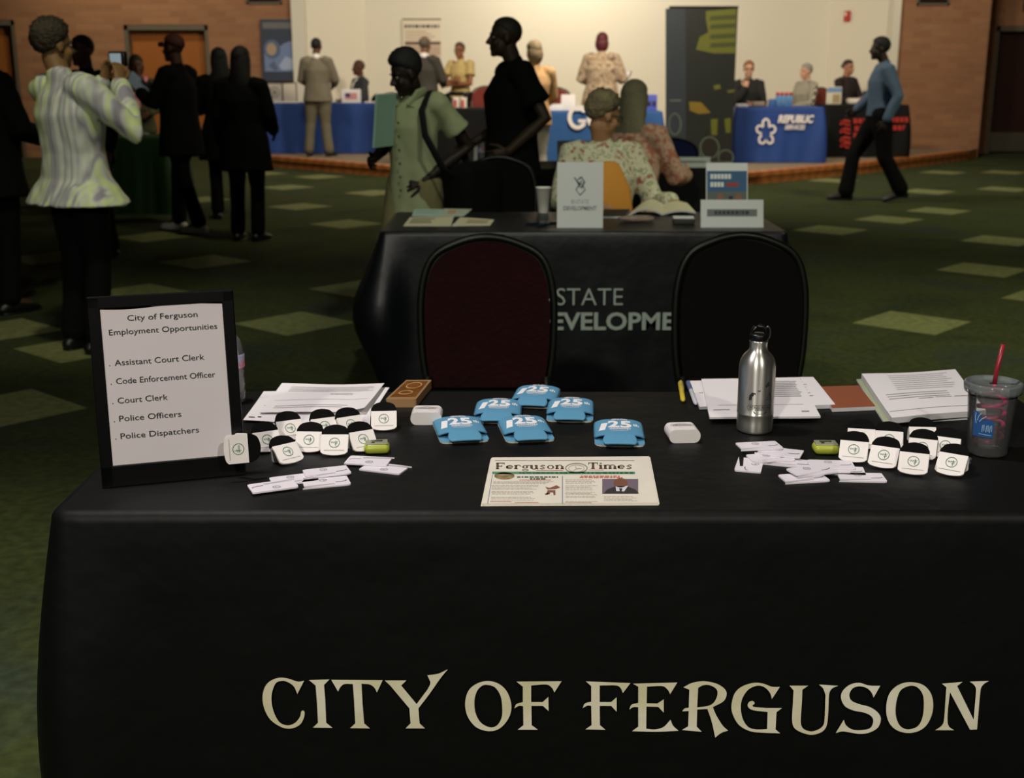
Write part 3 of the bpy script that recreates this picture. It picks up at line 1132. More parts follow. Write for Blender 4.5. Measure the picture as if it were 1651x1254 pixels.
def white_box(px, py, label, yaw=0.0, w=.062, d=.052, h=.026):
    p = Pz(px, py, TZ)
    t = empty('clip_box', p + V((0, 0, .0005)), yaw, label, 'box', 'white logo boxes on the nearest table')
    # a slab, stadium-shaped from the front, lying with its rounded ends to the sides
    prof = []
    for i in range(9):
        a = -pi / 2 + pi * i / 8
        prof.append((w / 2 - h * .42 + h * .42 * cos(a), h / 2 + h / 2 * sin(a)))
    prof += [(-x, z) for x, z in prof[::-1]]
    mb = MB()
    mb.prism(prof, -d, 0, 0, Matrix.Rotation(pi / 2, 4, 'X'))
    mb.build('body', M_WHITE, t, 0.0025)
    mb = MB()
    logo_banner(mb, w * .66, lambda x, y: (x, d * .58 + y * 1.25, h + .0008))
    stroke(mb, [(-w * .2, d * .58 + w * .1), (-w * .1, d * .58 + w * .135), (w * .1, d * .58 + w * .135), (w * .2, d * .58 + w * .1)], .0012, lambda x, y: (x, y, h + .0008))
    mb.build('logo', mat('dark_green_ink', (48, 62, 54), 0.7), t)
    return t


white_box(687, 685.5, 'white rounded box with oval logo left of the blue koozies', 0.0)
white_box(1104, 714.5, 'white rounded box with oval logo between koozies and metal bottle', radians(4), .060)


# ---- white clips with black jaws
M_CLIPW = mat('clip_white', (244, 238, 234), 0.4)
M_JAW = mat('clip_jaw', (9, 9, 8), 0.8, 0, .1)
M_GREEN = mat('logo_green', (52, 112, 82), 0.6)
CW = 0.0495


def clip_face(w, L):
    """front plate outline: straight top, curved bottom"""
    return smooth_outline([(-w / 2, L), (-w / 2, 0.007), (-w / 2 + 0.006, 0.0025, 1), (0, 0, 1), (w / 2 - 0.006, 0.0025, 1), (w / 2, 0.007), (w / 2, L)])


def plate_matrix(a, y, z):
    # plate lying in local x / slope; a = lean back from vertical
    return Matrix.Translation((0, y, z)) @ Matrix.Rotation(pi / 2 - a, 4, 'X')


def make_clip():
    t = empty('bag_clip', (0, 0, 0))
    a = radians(40)
    L = .041
    Mf = plate_matrix(a, 0, 0.0035)
    mb = MB()
    mb.prism(clip_face(CW, L), -.0035, 0, 0, Mf)
    fp_ = mb.build('front_plate', M_CLIPW, t, .0008)
    # rear plate leaning less steeply, meeting the front one at the jaw
    mb = MB()
    top = Mf @ V((0, L, -.004))
    b0 = V((0, .031, 0.001))
    ar = math.atan2((top - b0).y, (top - b0).z)
    mb.prism(clip_face(CW, (top - b0).length), -.0035, 0, 0, plate_matrix(ar, b0.y, b0.z))
    mb.build('rear_plate', M_CLIPW, t, .0008)
    # domed black jaw
    mb = MB()
    ol = smooth_outline([(-CW / 2, 0), (CW / 2, 0), (CW / 2, .006), (CW * .36, .0175, 1), (0, .0225, 1), (-CW * .36, .0175, 1), (-CW / 2, .006)])
    a2 = radians(50)
    mb.prism(ol, -.009, 0, 0, plate_matrix(a2, (Mf @ V((0, L, 0))).y, (Mf @ V((0, L, 0))).z - .0005))
    mb.build('jaw', M_JAW, t, .001)
    mb = MB()
    fn = lambda x, y: Mf @ V((x, y, .0006))
    r = .0093
    stroke(mb, ring_pts(0, .0245, r, r, 32) + [(r, .0245)], .0011, fn)
    # handwritten squiggle with a stem inside the ring
    sq = [(-.0068 + .0125 * i / 14, .0252 + .0018 * sin(i * 1.9) + .0006 * i / 14) for i in range(15)]
    stroke(mb, sq, .0008, fn)
    stroke(mb, [(.0022, .029), (.0028, .024), (.0024, .0178)], .0009, fn)
    stroke(mb, [(.0, .0215), (.0055, .0228)], .0008, fn)
    mb.build('logo', M_GREEN, fp_)
    mb = MB()
    bar(mb, -.0185, .0092, .0185, .0099, fn)
    mb.build('printed_line', mat('clip_print', (120, 125, 120), .7), fp_)
    return t


clip0 = make_clip()
first = [True]


def clip(px, py, yawd, label, pitch=0.0, z=TZ, roll=0.0):
    p = Pz(px, py, z)
    R = Matrix.Rotation(radians(yawd), 3, 'Z') @ Matrix.Rotation(radians(pitch), 3, 'X') @ Matrix.Rotation(radians(roll), 3, 'Y')
    rot = R.to_euler()
    loc = p + V((0, 0, .0005))
    if first[0]:
        clip0.location, clip0.rotation_euler = loc, rot
        o = clip0
        first[0] = False
    else:
        o = dup(clip0, loc, rot)
    tag(o, label, 'clip', 'white clips left of the koozies' if px < 900 else 'white clips beside the pink-straw cup')
    return o


clip(538, 737, 0, 'front middle white clip of the left cluster, facing straight out')
clip(592, 730, 31, 'white clip just behind the left green pedometer')
clip(619, 696.5, 4, 'rightmost white clip of the left cluster, standing apart at the back')
clip(496, 732, -3, 'shaded white clip left of the front middle clip')
clip(474, 749, 42, 'front left white clip of the left cluster, twisted to the side', pitch=-8)
clip(572, 705, 31, 'white clip in the back row touching the letter, second from right')
clip(529, 708, 27, 'white clip in the middle of the back row below the letter')
clip(473, 712, 27, 'leftmost white clip of the back row below the letter')
clip(436, 731, 28, 'white clip half hidden behind the sideways clip near the sign frame')
# the one on its side against the frame
o = clip(378, 749, 12, 'white clip tipped on its side against the sign frame')
# it hangs on the frame by its magnet: jaw to the right, face parallel to the frame's front
Fm = Matrix.Rotation(yaw, 3, 'Z') @ Matrix.Rotation(-lean, 3, 'X')
fx, fy, fz_ = Fm @ V((1, 0, 0)), Fm @ V((0, 1, 0)), Fm @ V((0, 0, 1))
q40 = radians(40)
src = Matrix(((1, 0, 0), (0, sin(q40), -cos(q40)), (0, cos(q40), sin(q40))))
dst = Matrix((-fz_, fx, -fy)).transposed()
o.rotation_euler = (dst @ src.transposed()).to_euler()
pl = BL + Fm @ V((FW * .80, 0, .05))
o.location = Py(358, 726, (pl - fy * .030).y)

clip(1374, 748, -19, 'leftmost front white clip of the right cluster beside the green pedometer')
clip(1420, 757, -29, 'second front white clip from the left in the right cluster')
clip(1470, 768, -22, 'third front white clip from the left, nearest the table edge in the right cluster')
clip(1528, 769, -35, 'rightmost front white clip of the right cluster, on a crumpled wrapper')
clip(1388, 727, -13, 'white clip standing behind the leftmost front clip of the right cluster')
clip(1433, 731, -13, 'white clip behind the second front clip of the right cluster')
clip(1484, 744, -23, 'white clip behind the third front clip of the right cluster, its jaw showing')
clip(1490, 724, -5, 'rearmost white clip of the right cluster')
clip(1520, 741, -28, 'white clip tucked behind the rightmost front clip beside the cup')


# ---- letter openers
def make_opener():
    t = empty('letter_opener', (0, 0, 0))
    w, h = .078, .046
    ol = smooth_outline([(-w / 2, .010), (-w / 2 + .050, .013), (-w / 2 + .052, .010), (-w / 2 + .052, .0075), (-w / 2 - .004, .001), (-w / 2 + .054, 0), (w / 2 - .006, 0), (w / 2 - .001, .002, 1), (w / 2, .007), (w / 2, h - .001), (w / 2 - .003, h), (-w / 2 + .006, h), (-w / 2 + .001, h - .002, 1), (-w / 2, h - .008)], 4)
    mb = MB()
    mb.prism(ol, 0, .0026)
    bd_ = mb.build('body', mat('opener_white', (238, 232, 240), 0.4), t, .0006)
    mb = MB()
    fn = lambda x, y: (x, y, .0031)
    r = .0062
    stroke(mb, ring_pts(-.004, h * .72, r, r, 24) + [(r - .004, h * .72)], .0009, fn)
    stroke(mb, [(-.0085, h * .72), (-.004, h * .75), (.0005, h * .71)], .0009, fn)
    stroke(mb, [(-.003, h * .76), (-.003, h * .64)], .0009, fn)
    mb.build('logo', mat('opener_ink', (110, 104, 118), .7), bd_)
    mb = MB()
    stroke(mb, [(w / 2 - .024, .0165), (w / 2 - .014, .0172), (w / 2 - .007, .0195), (w / 2 - .004, .023)], .0016, fn)
    mb.build('blade', mat('opener_blade', (90, 86, 94), .3, .6), t)
    return t


op0 = make_opener()
fo = [True]


def opener(px, py, yawd, lev, label, tilt=0.0, tx_=0.0, flip=1):
    z = TZ + .0006 + lev * .0032
    p = Pz(px, py, z)
    R = Matrix.Rotation(radians(yawd), 3, 'Z') @ Matrix.Rotation(radians(tilt), 3, 'Y') @ Matrix.Rotation(radians(tx_), 3, 'X')
    off = R @ V((0, .023, 0))
    loc = p - V((off.x, off.y, 0))
    if tilt or tx_:
        loc.z += .039 * abs(sin(radians(tilt))) + .003 * (lev > 0) * 0
    if fo[0]:
        op0.location, op0.rotation_euler = loc, R.to_euler()
        o = op0
        fo[0] = False
    else:
        o = dup(op0, loc, R.to_euler())
    return tag(o, label, 'letter opener', 'letter openers in front of the left clips' if px < 900 else 'letter openers in front of the metal bottle')


opener(440, 785, 204, 1, 'front left white letter opener of the left pile, nearest the table edge')
opener(474, 774, 22, 0, 'white letter opener underneath the front left one in the left pile')
opener(527, 762, 20, 1, 'white letter opener in the middle of the left pile, overlapping the one in front')
opener(526, 779, 17, 0, 'front middle white letter opener of the left pile, prong toward the camera')
opener(594, 744, 172, 1, 'white letter opener lying on top below the left green pedometer')
opener(620, 756, 160, 0, 'rightmost white letter opener of the left pile, partly covered')

opener(1224, 720, 9, 3, 'rearmost white letter opener, just in front of the metal bottle')
opener(1258, 730, -22, 2, 'white letter opener sloping right under the rearmost one')
opener(1242, 739, 10, 1, 'white letter opener on the left side of the right pile, prong pointing left')
opener(1208, 751, -105, 0, 'leftmost white letter opener of the right pile, prong pointing at the table edge')
opener(1272, 747, -20, 0, 'white letter opener in the middle of the right pile under the leaning one')
opener(1340, 750, -4, 1, 'white letter opener at the back right, below the right green pedometer')
opener(1357, 760, -8, 0, 'white letter opener under the back right one')
opener(1309, 760, 20, 2, 'topmost white letter opener lying across the right pile')
opener(1296, 772, 10, 0, 'front white letter opener of the right pile, nearest the table edge')
opener(1389, 771, -3, 0, 'rightmost white letter opener, in front of the right clips')


# ---- green pedometers
def pedometer(px, py, yawd, label):
    p = Pz(px, py, TZ)
    t = empty('pedometer', p + V((0, 0, .0005)), radians(yawd), label, 'pedometer', 'green pedometers')
    mb = MB()
    mb.rbox((0, .018, .0095), (.047, .036, .019), .009, 0, 4)
    mb.build('case', mat('lime_plastic', (176, 186, 62), .35), t)
    mb = MB()
    mb.rbox((0, .019, .0187), (.040, .028, .003), .0014)
    mb.build('face_plate', mat('pedo_grey', (150, 152, 130), .35), t)
    mb = MB()
    mb.rbox((0, .0235, .0201), (.022, .009, .0016), .0007)
    mb.build('display', mat('lcd', (62, 66, 50), .2), t)
    mb = MB()
    mb.rbox((-.007, .0125, .0205), (.006, .004, .002), .0008)
    mb.build('button', M_BLACKP, t)
    return t


pedometer(608, 734, 6, 'lime green pedometer in front of the left clips')
pedometer(1334, 735, -2, 'lime green pedometer left of the right clips')

# ---- blue koozies
M_KOOZ = mat('koozie_blue', (92, 152, 186), 0.85, 0, .2, .12, 160)
M_KINK = mat('koozie_white', (244, 244, 244), .7)
M_KIN = mat('koozie_lining', (206, 196, 176), .9)


def kz(x, v):
    return .004 + .0115 * (max(0.0, 1 - abs(x / .0478) ** 3.2)) ** .6


def make_koozie():
    t = empty('can_koozie', (0, 0, 0))
    hw = .0475
    # half width against distance from the front lip (v in metres)
    prof = [(0, .0275), (.004, .0305), (.014, .032), (.024, .0305), (.0315, .0275), (.0335, .0285), (.035, .034), (.037, .041), (.0395, .0462), (.045, .0475), (.06, .0475), (.085, .0475), (.110, .047), (.124, .0455), (.131, .042)]
    N = 22
    mb = MB()
    mb.M = Matrix.Diagonal((1, 1.2, 1, 1))
    vs, fs = [], []
    for v, w in prof:
        for i in range(N + 1):
            x = -w + 2 * w * i / N
            z = kz(x, v)
            if v < .033:
                z = z * (0.62 + .38 * v / .033) + .0
            if v > .115:
                z -= .006 * ((v - .115) / .016) ** 2
            vs.append(V((x, v, max(z, .0035))))
    for j in range(len(prof) - 1):
        for i in range(N):
            a = j * (N + 1) + i
            fs.append((a, a + 1, a + N + 2, a + N + 1))
    # close the rim down to thickness
    mb.add(vs, fs, 0, True)
    tp_ = mb.build('top_panel', M_KOOZ, t, solid=.003)
    mb = MB()
    mb.M = Matrix.Diagonal((1, 1.2, 1, 1))
    base = [(-.0465, .020), (-.036, .012), (-.030, .016), (-.028, .006), (.028, .006), (.030, .016), (.036, .012), (.0465, .020), (.047, .1), (.042, .115), (-.042, .115), (-.047, .1)]
    base = [(-.047, .022), (-.043, .013), (-.036, .010), (.036, .010), (.043, .013), (.047, .022), (.0475, .115), (.042, .131), (-.042, .131), (-.0475, .115)]
    mb.prism(base, .0002, .003, 1, None, 0)
    mb.build('bottom_panel', [M_KIN, M_KOOZ], t)
    mb = MB()
    mb.M = Matrix.Diagonal((1, 1.2, 1, 1))
    mb.ml = .004
    fn = lambda x, y: V((x, y, kz(x, y) + .0021))
    Y0 = .071
    # the 125 swells to the right like an arched banner
    arch = lambda x, y: fn(x, Y0 + y * (1 - .9 * (x / .06) ** 2) - .0035 * (x / .03) ** 2 + .004 * (1 - (x / .04) ** 2))
    mb.text('1', .036, lambda x, y: fn(-.033 + x, Y0 - .012 + y), 0, .06, 1, 'CENTER', .012, .16)
    mb.text('2', .036, lambda x, y: fn(-.010 + x, Y0 + y), 0, .06, 1, 'CENTER', .022)
    mb.text('5', .036, lambda x, y: fn(.0135 + x, Y0 - .001 + y), 0, .06, 1, 'CENTER', .022)
    mb.text('th', .014, lambda x, y: fn(.033 + x, Y0 + .010 + y), 0, .04, 1, 'CENTER', .012)
    mb.text('ANNIVERSARY', .009, lambda x, y: fn(x + .002, Y0 - .013 + y), 0, .03, 1, 'CENTER', .042)
    mb.text('FERGUSON', .008, lambda x, y: fn(x + .002, Y0 + .041 + y - 12 * x * x), 0, .03, 1, 'CENTER', .030)
    stroke(mb, [(-.016, Y0 - .017), (0, Y0 - .0195), (.018, Y0 - .017)], .0016, fn)
    mb.build('print', M_KINK, tp_)
    return t


kz0 = make_koozie()
for i, (px, py, yw, pit, lab) in enumerate([
        (752, 718, 10, 0, 'blue can koozie at the front left of the pyramid of koozies'),
        (858, 717, 8, 0, 'blue can koozie at the front right of the pyramid of koozies'),
        (1000, 724, -3, 0, 'lone blue can koozie to the right of the pyramid'),
        (800, 686, -2, 0, 'blue can koozie in the second row on the left'),
        (918, 684, -4, 0, 'blue can koozie in the second row on the right'),
        (856, 661, -8, 0, 'rearmost blue can koozie at the top of the pyramid')]):
    p = Pz(px, py, TZ) + V((0, 0, .0006))
    rot = (0, 0, radians(yw))
    if i == 0:
        o = kz0
        o.location, o.rotation_euler = p, rot
    else:
        o = dup(kz0, p, rot)
    tag(o, lab, 'koozie', 'blue can koozies')

# ---- newspaper
q = [(791, 737.5), (1047, 735.5), (1062, 811), (775, 812.5)]
fnp = sheet_fn(q, TZ + .0045)
c = fnp(.5, .5)
base = V((c.x, c.y, TZ + .0006))
t = empty('newspaper', base, 0, 'folded newspaper with green banner and masthead on the nearest table', 'newspaper')
M_NEWS = mat('newsprint', (226, 220, 204), .85, var=.04, vscale=20)
mb = MB()
for k in range(5):
    s = 1 - .003 * k
    dx = .0012 * (k % 3)
    ps = [fnp(a, b) - base for a, b in ((0, 0), (1, 0), (1, 1), (0, 1))]
    ol = [(p.x * s + dx, p.y * s + .0006 * k) for p in ps]
    mb.prism(ol, .0008 * k, .0008 * k + .0006)
mb.build('pages', M_NEWS, t)
NW = .0063


def nf(x, y):
    """x, y in the photo crop of the front page (5.503 px per photo px)"""
    p = Pz(770 + x / 5.503, 730 + y / 5.503, TZ + .0047)
    return p - base


M_MAST = mat('masthead_brown', (92, 74, 60), .8)
mast = MB()


def slab(s, x0, x1, yb, cap, mb):
    """wide slab-serif lettering: heavy stems, hairline bowls, square serifs; x-height 0.62"""
    G = {
        'F': (1.15, [('v', .22, 0, 1), ('h', .05, .4, 0), ('h', .05, 1.05, 1), ('v2', 1.0, .72, 1), ('h', .22, .72, .52), ('v2', .72, .40, .64)]),
        'e': (.95, [('e', .48, .31, .33, .25), ('h', .15, .84, .36)]),
        'r': (.85, [('v', .25, 0, .62), ('h', .05, .45, 0), ('h', .05, .3, .62), ('a', .55, .38, .26, .24)]),
        'g': (.95, [('o', .46, .36, .34, .26, 1), ('o', .48, -.16, .38, .17, 0), ('h', .7, .95, .62)]),
        'u': (1.1, [('v', .25, .08, .62), ('h', .05, .3, .62), ('v', .82, 0, .62), ('h', .62, .85, .62), ('h', .8, 1.05, 0), ('b', .52, .2, .28, .2)]),
        's': (.85, [('s', .42, .31, .32, .31)]),
        'o': (1.0, [('o', .5, .31, .42, .31, 1)]),
        'n': (1.12, [('v', .25, 0, .62), ('h', .05, .45, 0), ('h', .05, .3, .62), ('v', .85, 0, .45), ('h', .65, 1.05, 0), ('a', .56, .40, .28, .22)]),
        'T': (1.2, [('v', .6, 0, 1), ('h', .38, .82, 0), ('h', .08, 1.12, 1), ('v2', .1, .66, 1), ('v2', 1.1, .66, 1)]),
        'i': (.55, [('v', .28, 0, .62), ('h', .06, .5, 0), ('h', .06, .3, .62), ('d', .28, .86)]),
        'm': (1.6, [('v', .25, 0, .62), ('h', .05, .45, 0), ('h', .05, .3, .62), ('v', .8, 0, .45), ('h', .62, .98, 0), ('v', 1.35, 0, .45), ('h', 1.15, 1.55, 0), ('a', .53, .40, .27, .22), ('a', 1.08, .40, .27, .22)]),
    }
    tot = sum(G[ch][0] for ch in s)
    k = (x1 - x0) / tot
    X = x0
    hv, hh = .29, .12

    def F(x, y):
        return nf(X + x * k, yb - y * cap)
    for ch in s:
        for g in G[ch][1]:
            if g[0] == 'v':
                bar(mb, g[1] - hv / 2, g[2], g[1] + hv / 2, g[3], F)
            elif g[0] == 'v2':
                bar(mb, g[1] - .045, g[2], g[1] + .045, g[3], F)
            elif g[0] == 'h':
                y = g[3]
                bar(mb, g[1], max(y - hh, 0) if y > .05 else y, g[2], y if y > .05 else hh, F)
            elif g[0] == 'o':
                cx, cy, rx, ry, heavy = g[1:]
                out = ring_pts(cx, cy, rx, ry, 20)
                inn = ring_pts(cx, cy, rx - (.22 if heavy else .10), ry - .075, 20)
                if ch == 'e':
                    out = [(x, y) for i, (x, y) in enumerate(out)]
                mb.poly(out, [inn], 0, F)
            elif g[0] == 'e':
                cx, cy, rx, ry = g[1:]
                stroke(mb, [(cx + rx * cos(a), cy + ry * sin(a)) for a in [.05 + 5.45 * i / 20 for i in range(21)]], .13, F)
                bar(mb, .06, .12, .30, .50, F)
            elif g[0] == 'a':
                cx, cy, rx, ry = g[1:]
                stroke(mb, [(cx + rx * cos(a), cy + ry * sin(a)) for a in [pi * i / 8 for i in range(9)]], .11, F)
            elif g[0] == 'b':
                cx, cy, rx, ry = g[1:]
                stroke(mb, [(cx + rx * cos(a), cy + ry * sin(a)) for a in [pi + pi * i / 8 for i in range(9)]], .11, F)
            elif g[0] == 's':
                cx, cy, rx, ry = g[1:]
                stroke(mb, [(cx + rx * .9, cy + ry * .7), (cx, cy + ry * .93), (cx - rx * .8, cy + ry * .5), (cx, cy + .02), (cx + rx * .8, cy - ry * .5), (cx, cy - ry * .93), (cx - rx * .9, cy - ry * .7)], .14, F)
            elif g[0] == 'd':
                mb.poly(ring_pts(g[1], g[2], .12, .09, 10), [], 0, F)
        X += G[ch][0] * k


slab('Ferguson', 160, 772, 143, 56, mast)
slab('Times', 978, 1378, 142, 58, mast)
bar(mast, 155, 70, 1390, 66, nf)
mast.build('masthead', M_MAST, t)
mb = MB()
stroke(mb, ring_pts(877, 135, 95, 42, 30) + [(972, 135)], 9, nf)
stroke(mb, ring_pts(877, 138, 70, 30, 30) + [(947, 138)], 4, nf)
stroke(mb, [(877, 142), (868, 118)], 5, nf)
stroke(mb, [(877, 142), (925, 138)], 5, nf)
stroke(mb, [(877, 142), (850, 158)], 4, nf)
mb.build('clock_emblem', mat('emblem_grey', (140, 134, 120), .8), t)
mb = MB()
bar(mb, 130, 166, 1397, 188, nf)
mb.build('green_banner', mat('news_green', (84, 140, 106), .8), t)
mb = MB()
random.seed(3)
x = 370
while x < 1370:
    w = random.uniform(10, 40)
    bar(mb, x, 174, min(x + w, 1380), 181, nf)
    x += w + random.uniform(5, 16)
mb.build('banner_print', M_NEWS, t)
mb = MB()
mb.poly(ring_pts(238, 204, 90, 32, 30), [], 0, nf)
mb.build('seal', ramp_mat('news_seal', 'noise', 60, [(0.35, (96, 82, 48)), (0.7, (170, 150, 104))], .8), t)
mb = MB()
for a, b, y in [(350, 715, 214), (465, 605, 230)]:
    x = a
    while x < b:
        w = random.uniform(14, 40)
        bar(mb, x, y - 6, min(x + w, b), y + 6, nf)
        x += w + 8
mb.build('left_headline', mat('news_darkgreen', (70, 92, 70), .8), t)
mb = MB()
for a, b, y in [(915, 1268, 206), (905, 1285, 218)]:
    x = a
    while x < b:
        w = random.uniform(16, 44)
        bar(mb, x, y - 5, min(x + w, b), y + 5, nf)
        x += w + 8
for a, b, y in [(110, 300, 433), (330, 540, 440), (370, 650, 241), (515, 760, 155), (985, 1120, 152)]:
    bar(mb, a, y - 3, b, y + 2, nf)
mb.build('red_print', mat('news_red', (196, 110, 92), .8), t)
mb = MB()
for a, b, ys in [(140, 700, [252, 262, 272]), (125, 575, [288, 298, 312, 322, 344, 354, 364]), (120, 560, [392, 404, 418]), (780, 1070, [236, 248, 258, 270, 290, 302, 312, 326, 348, 360, 370, 384, 394]), (1120, 1425, [388, 400, 412, 424]), (780, 1080, [430, 440])]:
    for y in ys:
        x = a
        e = b - random.random() * (b - a) * .25
        while x < e:
            w = random.uniform(12, 42)
            bar(mb, x, y - 2, min(x + w, e), y + 2, nf)
            x += w + 6
mb.build('body_print', mat('news_grey', (172, 164, 150), .85), t)
mb = MB()
bar(mb, 750, 205, 756, 448, nf)
mb.add([nf(130, 196), nf(134, 196), nf(92, 448), nf(87, 448)], [(0, 1, 2, 3)])
mb.build('column_rule', mat('news_blue', (70, 86, 140), .8), t)
mb = MB()
for pt in ([(600, 300), (640, 310), (700, 286), (735, 305), (690, 322), (620, 325)], [(620, 330), (690, 330), (692, 372), (675, 375), (670, 350), (645, 350), (640, 365), (610, 368)], [(598, 360), (630, 352), (628, 370), (600, 374)]):
    mb.poly(pt, [], 0, nf)
mb.build('small_picture', mat('news_brown', (130, 84, 66), .8), t)
mb = MB()
bar(mb, 1106, 230, 1425, 362, nf, 0)
lift = lambda x, y: nf(x, y) + V((0, 0, .0003))
lift2 = lambda x, y: nf(x, y) + V((0, 0, .0006))
mb.poly([(1120, 360), (1150, 325), (1215, 300), (1330, 300), (1400, 325), (1432, 360)], [], 1, lift)
mb.poly([(1225, 300), (1335, 296), (1300, 345), (1230, 342)], [], 2, lift2)
mb.poly(ring_pts(1268, 268, 62, 42, 22), [], 3, lift2)
mb.poly([(1255, 318), (1285, 318), (1278, 345), (1262, 345)], [], 1, lambda x, y: nf(x, y) + V((0, 0, .0009)))
mb.build('portrait_photo', [mat('ph_mauve', (112, 98, 112), .8), mat('ph_suit', (48, 44, 44), .8), mat('ph_shirt', (214, 214, 220), .8), mat('ph_skin', (120, 78, 58), .8)], t)

# ---- metal bottle
p = Pz(1216, 694, TZ)
t = empty('sports_bottle', p + V((0, 0.0, .0006)), 0, 'brushed aluminium sports bottle with black screw cap and dark logo', 'bottle')
M_ALU = mat('brushed_aluminium', (226, 224, 216), .36, 0.95)
_pb = M_ALU.node_tree.nodes['Principled BSDF']
_pb.inputs['Anisotropic'].default_value = 0.8
_pb.inputs['Anisotropic Rotation'].default_value = 0.25
_tg = M_ALU.node_tree.nodes.new('ShaderNodeTangent')
_tg.direction_type = 'RADIAL'
_tg.axis = 'Z'
M_ALU.node_tree.links.new(_tg.outputs[0], _pb.inputs['Tangent'])
prof = [(.030, 0), (.0335, .002), (.0345, .006), (.0350, .02), (.0352, .036), (.0356, .0365), (.0356, .039), (.0352, .0395)]
prof += [(.0352, .06), (.0352, .10), (.0352, .125), (.0348, .132), (.0335, .139), (.031, .1455), (.0275, .151), (.0235, .1555), (.0198, .159), (.0178, .1625), (.0170, .166), (.0168, .176), (.0178, .1775), (.0178, .180), (.014, .181)]
mb = MB()
mb.lathe(prof, 56)
mb.build('body', M_ALU, t)
cap = MB()
cap.lathe([(.0172, .1795), (.0176, .181), (.0176, .190), (.0165, .1925), (.012, .194)], 32)
lug = [(-.0125, .190), (-.0125, .200), (-.009, .2065), (-.004, .209), (.004, .209), (.009, .2065), (.0125, .200), (.0125, .190)]
hole = []
cap.loft([(-.0125, 0, .188), (-.0125, 0, .200), (-.008, 0, .2065), (0, 0, .209), (.008, 0, .2065), (.0125, 0, .200), (.0125, 0, .188)], [(.0035, .006)] * 7, V((1, 0, 0.3)), 10)
cap.build('cap', M_BLACKP, t)
mb = MB()
mb.tube([(.016 + .005 * cos(a), -.004 * sin(a) * .6, .194 + .0135 * sin(a)) for a in [2 * pi * k / 20 for k in range(20)]], .0016, 8, 0, True)
mb.build('carabiner', mat('carabiner_metal', (130, 130, 126), .3, 1.0), t)
mb = MB()


def cyl(x, y, r=.0358):
    a = x / .0352 - pi / 2 + .06
    return (r * cos(a), r * sin(a), .058 + y)


mb.ml = .004
logo_banner(mb, .045, lambda x, y: cyl(x, y - .003))
mb.poly([(.008, .040), (.015, .049), (.0175, .040), (.010, .036)], [], 0, cyl)
stroke(mb, [(-.021, .011), (-.0205, .020), (-.016, .0255), (-.010, .024)], .003, cyl)
stroke(mb, [(-.019, .012), (-.0185, .019), (-.014, .023)], .004, cyl)
stroke(mb, [(.0205, .010), (.021, .018), (.018, .026)], .002, cyl)
stroke(mb, [(-.006, .031), (-.0035, .0295), (-.001, .031)], .0018, cyl)
for k in range(4):
    stroke(mb, [(.010 + .0015 * k, .012 + .004 * k), (.016, .013 + .004 * k)], .001, cyl)
stroke(mb, [(-.013, -.010), (-.009, -.015)], .002, cyl)
stroke(mb, [(.013, -.010), (.009, -.015)], .002, cyl)
stroke(mb, [(-.007, -.0155), (.007, -.0155)], .0008, cyl)
mb.build('logo', mat('bottle_print', (40, 46, 48), .5), t)

# ---- right paper piles, pens, folder
paper('paper_pile', 'thick pile of printed sheets behind the metal bottle, its right half', [(1225, 609), (1311, 608), (1347, 652), (1240, 656)], TZ + .001, .001, 0, .008, lines=para(.1, .8, [.9, .8, .7, .6, .5, .4, .3], .02), cat='papers')
paper('paper_pile', 'narrow pile of sheets peeking out left of the metal bottle pile', [(1112, 614), (1190, 612), (1225, 653), (1128, 656)], TZ + .001, .001, 0, .006, cat='papers', lines=[(.08, .16, .5, .02)])
paper('paper_pile', 'printed form on top of the pile directly behind the metal bottle', [(1131, 611), (1289, 609), (1323, 671), (1144, 673)], TZ + .010, .001, .5, .004, cat='papers',
      lines=para(.55, .95, [.88, .83, .78, .73, .68, .63, .58, .53, .48], .018) + [(.1, .9, .28, .006), (.05, .2, .16, .02), (.85, .92, .1, .03)])
paper('paper_pile', 'fanned stack of typed forms partly behind the pink-straw cup', [(1389, 604), (1540, 597), (1590, 662), (1438, 674)], TZ + .006, .003, 2.2, .012, cat='papers',
      lines=para(.25, .9, [.92, .87, .82, .77, .72, .67, .62, .57], .008) + para(.1, .8, [.47, .42, .37]) + [(.4, .55, .33, .012), (.58, .75, .335, .012), (.78, .95, .34, .012), (.02, .97, .12, .008)])
paper('file_folder', 'pale green folder under the fanned stack of typed forms', [(1381, 611), (1535, 604), (1583, 672), (1426, 681)], TZ + .001, 0, 0, .004, m=mat('folder_green', (176, 186, 150), .7), cat='folder')
paper('leather_folder', 'reddish brown folder between the two right paper piles', [(1322, 623), (1384, 621), (1412, 655), (1342, 658)], TZ + .001, 0, 0, .008, m=mat('folder_brown', (150, 84, 56), .45), cat='folder')
p1, p2 = Pz(1096, 624, TZ), Pz(1098, 651, TZ)


def pen(label, a, b, r, m, m2, cat='pen'):
    a, b = Pz(a[0], a[1], TZ), Pz(b[0], b[1], TZ)
    d = b - a
    L = d.length
    t = empty('pen', a + V((0, 0, r + .0006)), math.atan2(d.y, d.x), label, cat)
    mb = MB()
    mb.loft([(0, 0, 0), (.006, 0, 0), (L * .62, 0, 0)], [r * .6, r, r], None, 12)
    mb.build('barrel', m, t)
    mb = MB()
    mb.loft([(L * .60, 0, 0), (L * .64, 0, 0), (L - .004, 0, 0), (L, 0, 0)], [r * 1.05, r * 1.12, r * 1.1, r * .8], None, 12)
    mb.build('cap', m2, t)
    mb = MB()
    mb.box((L * .82, 0, r * 1.3), (L * .25, .003, .0016))
    mb.build('clip', m2, t)
    return t


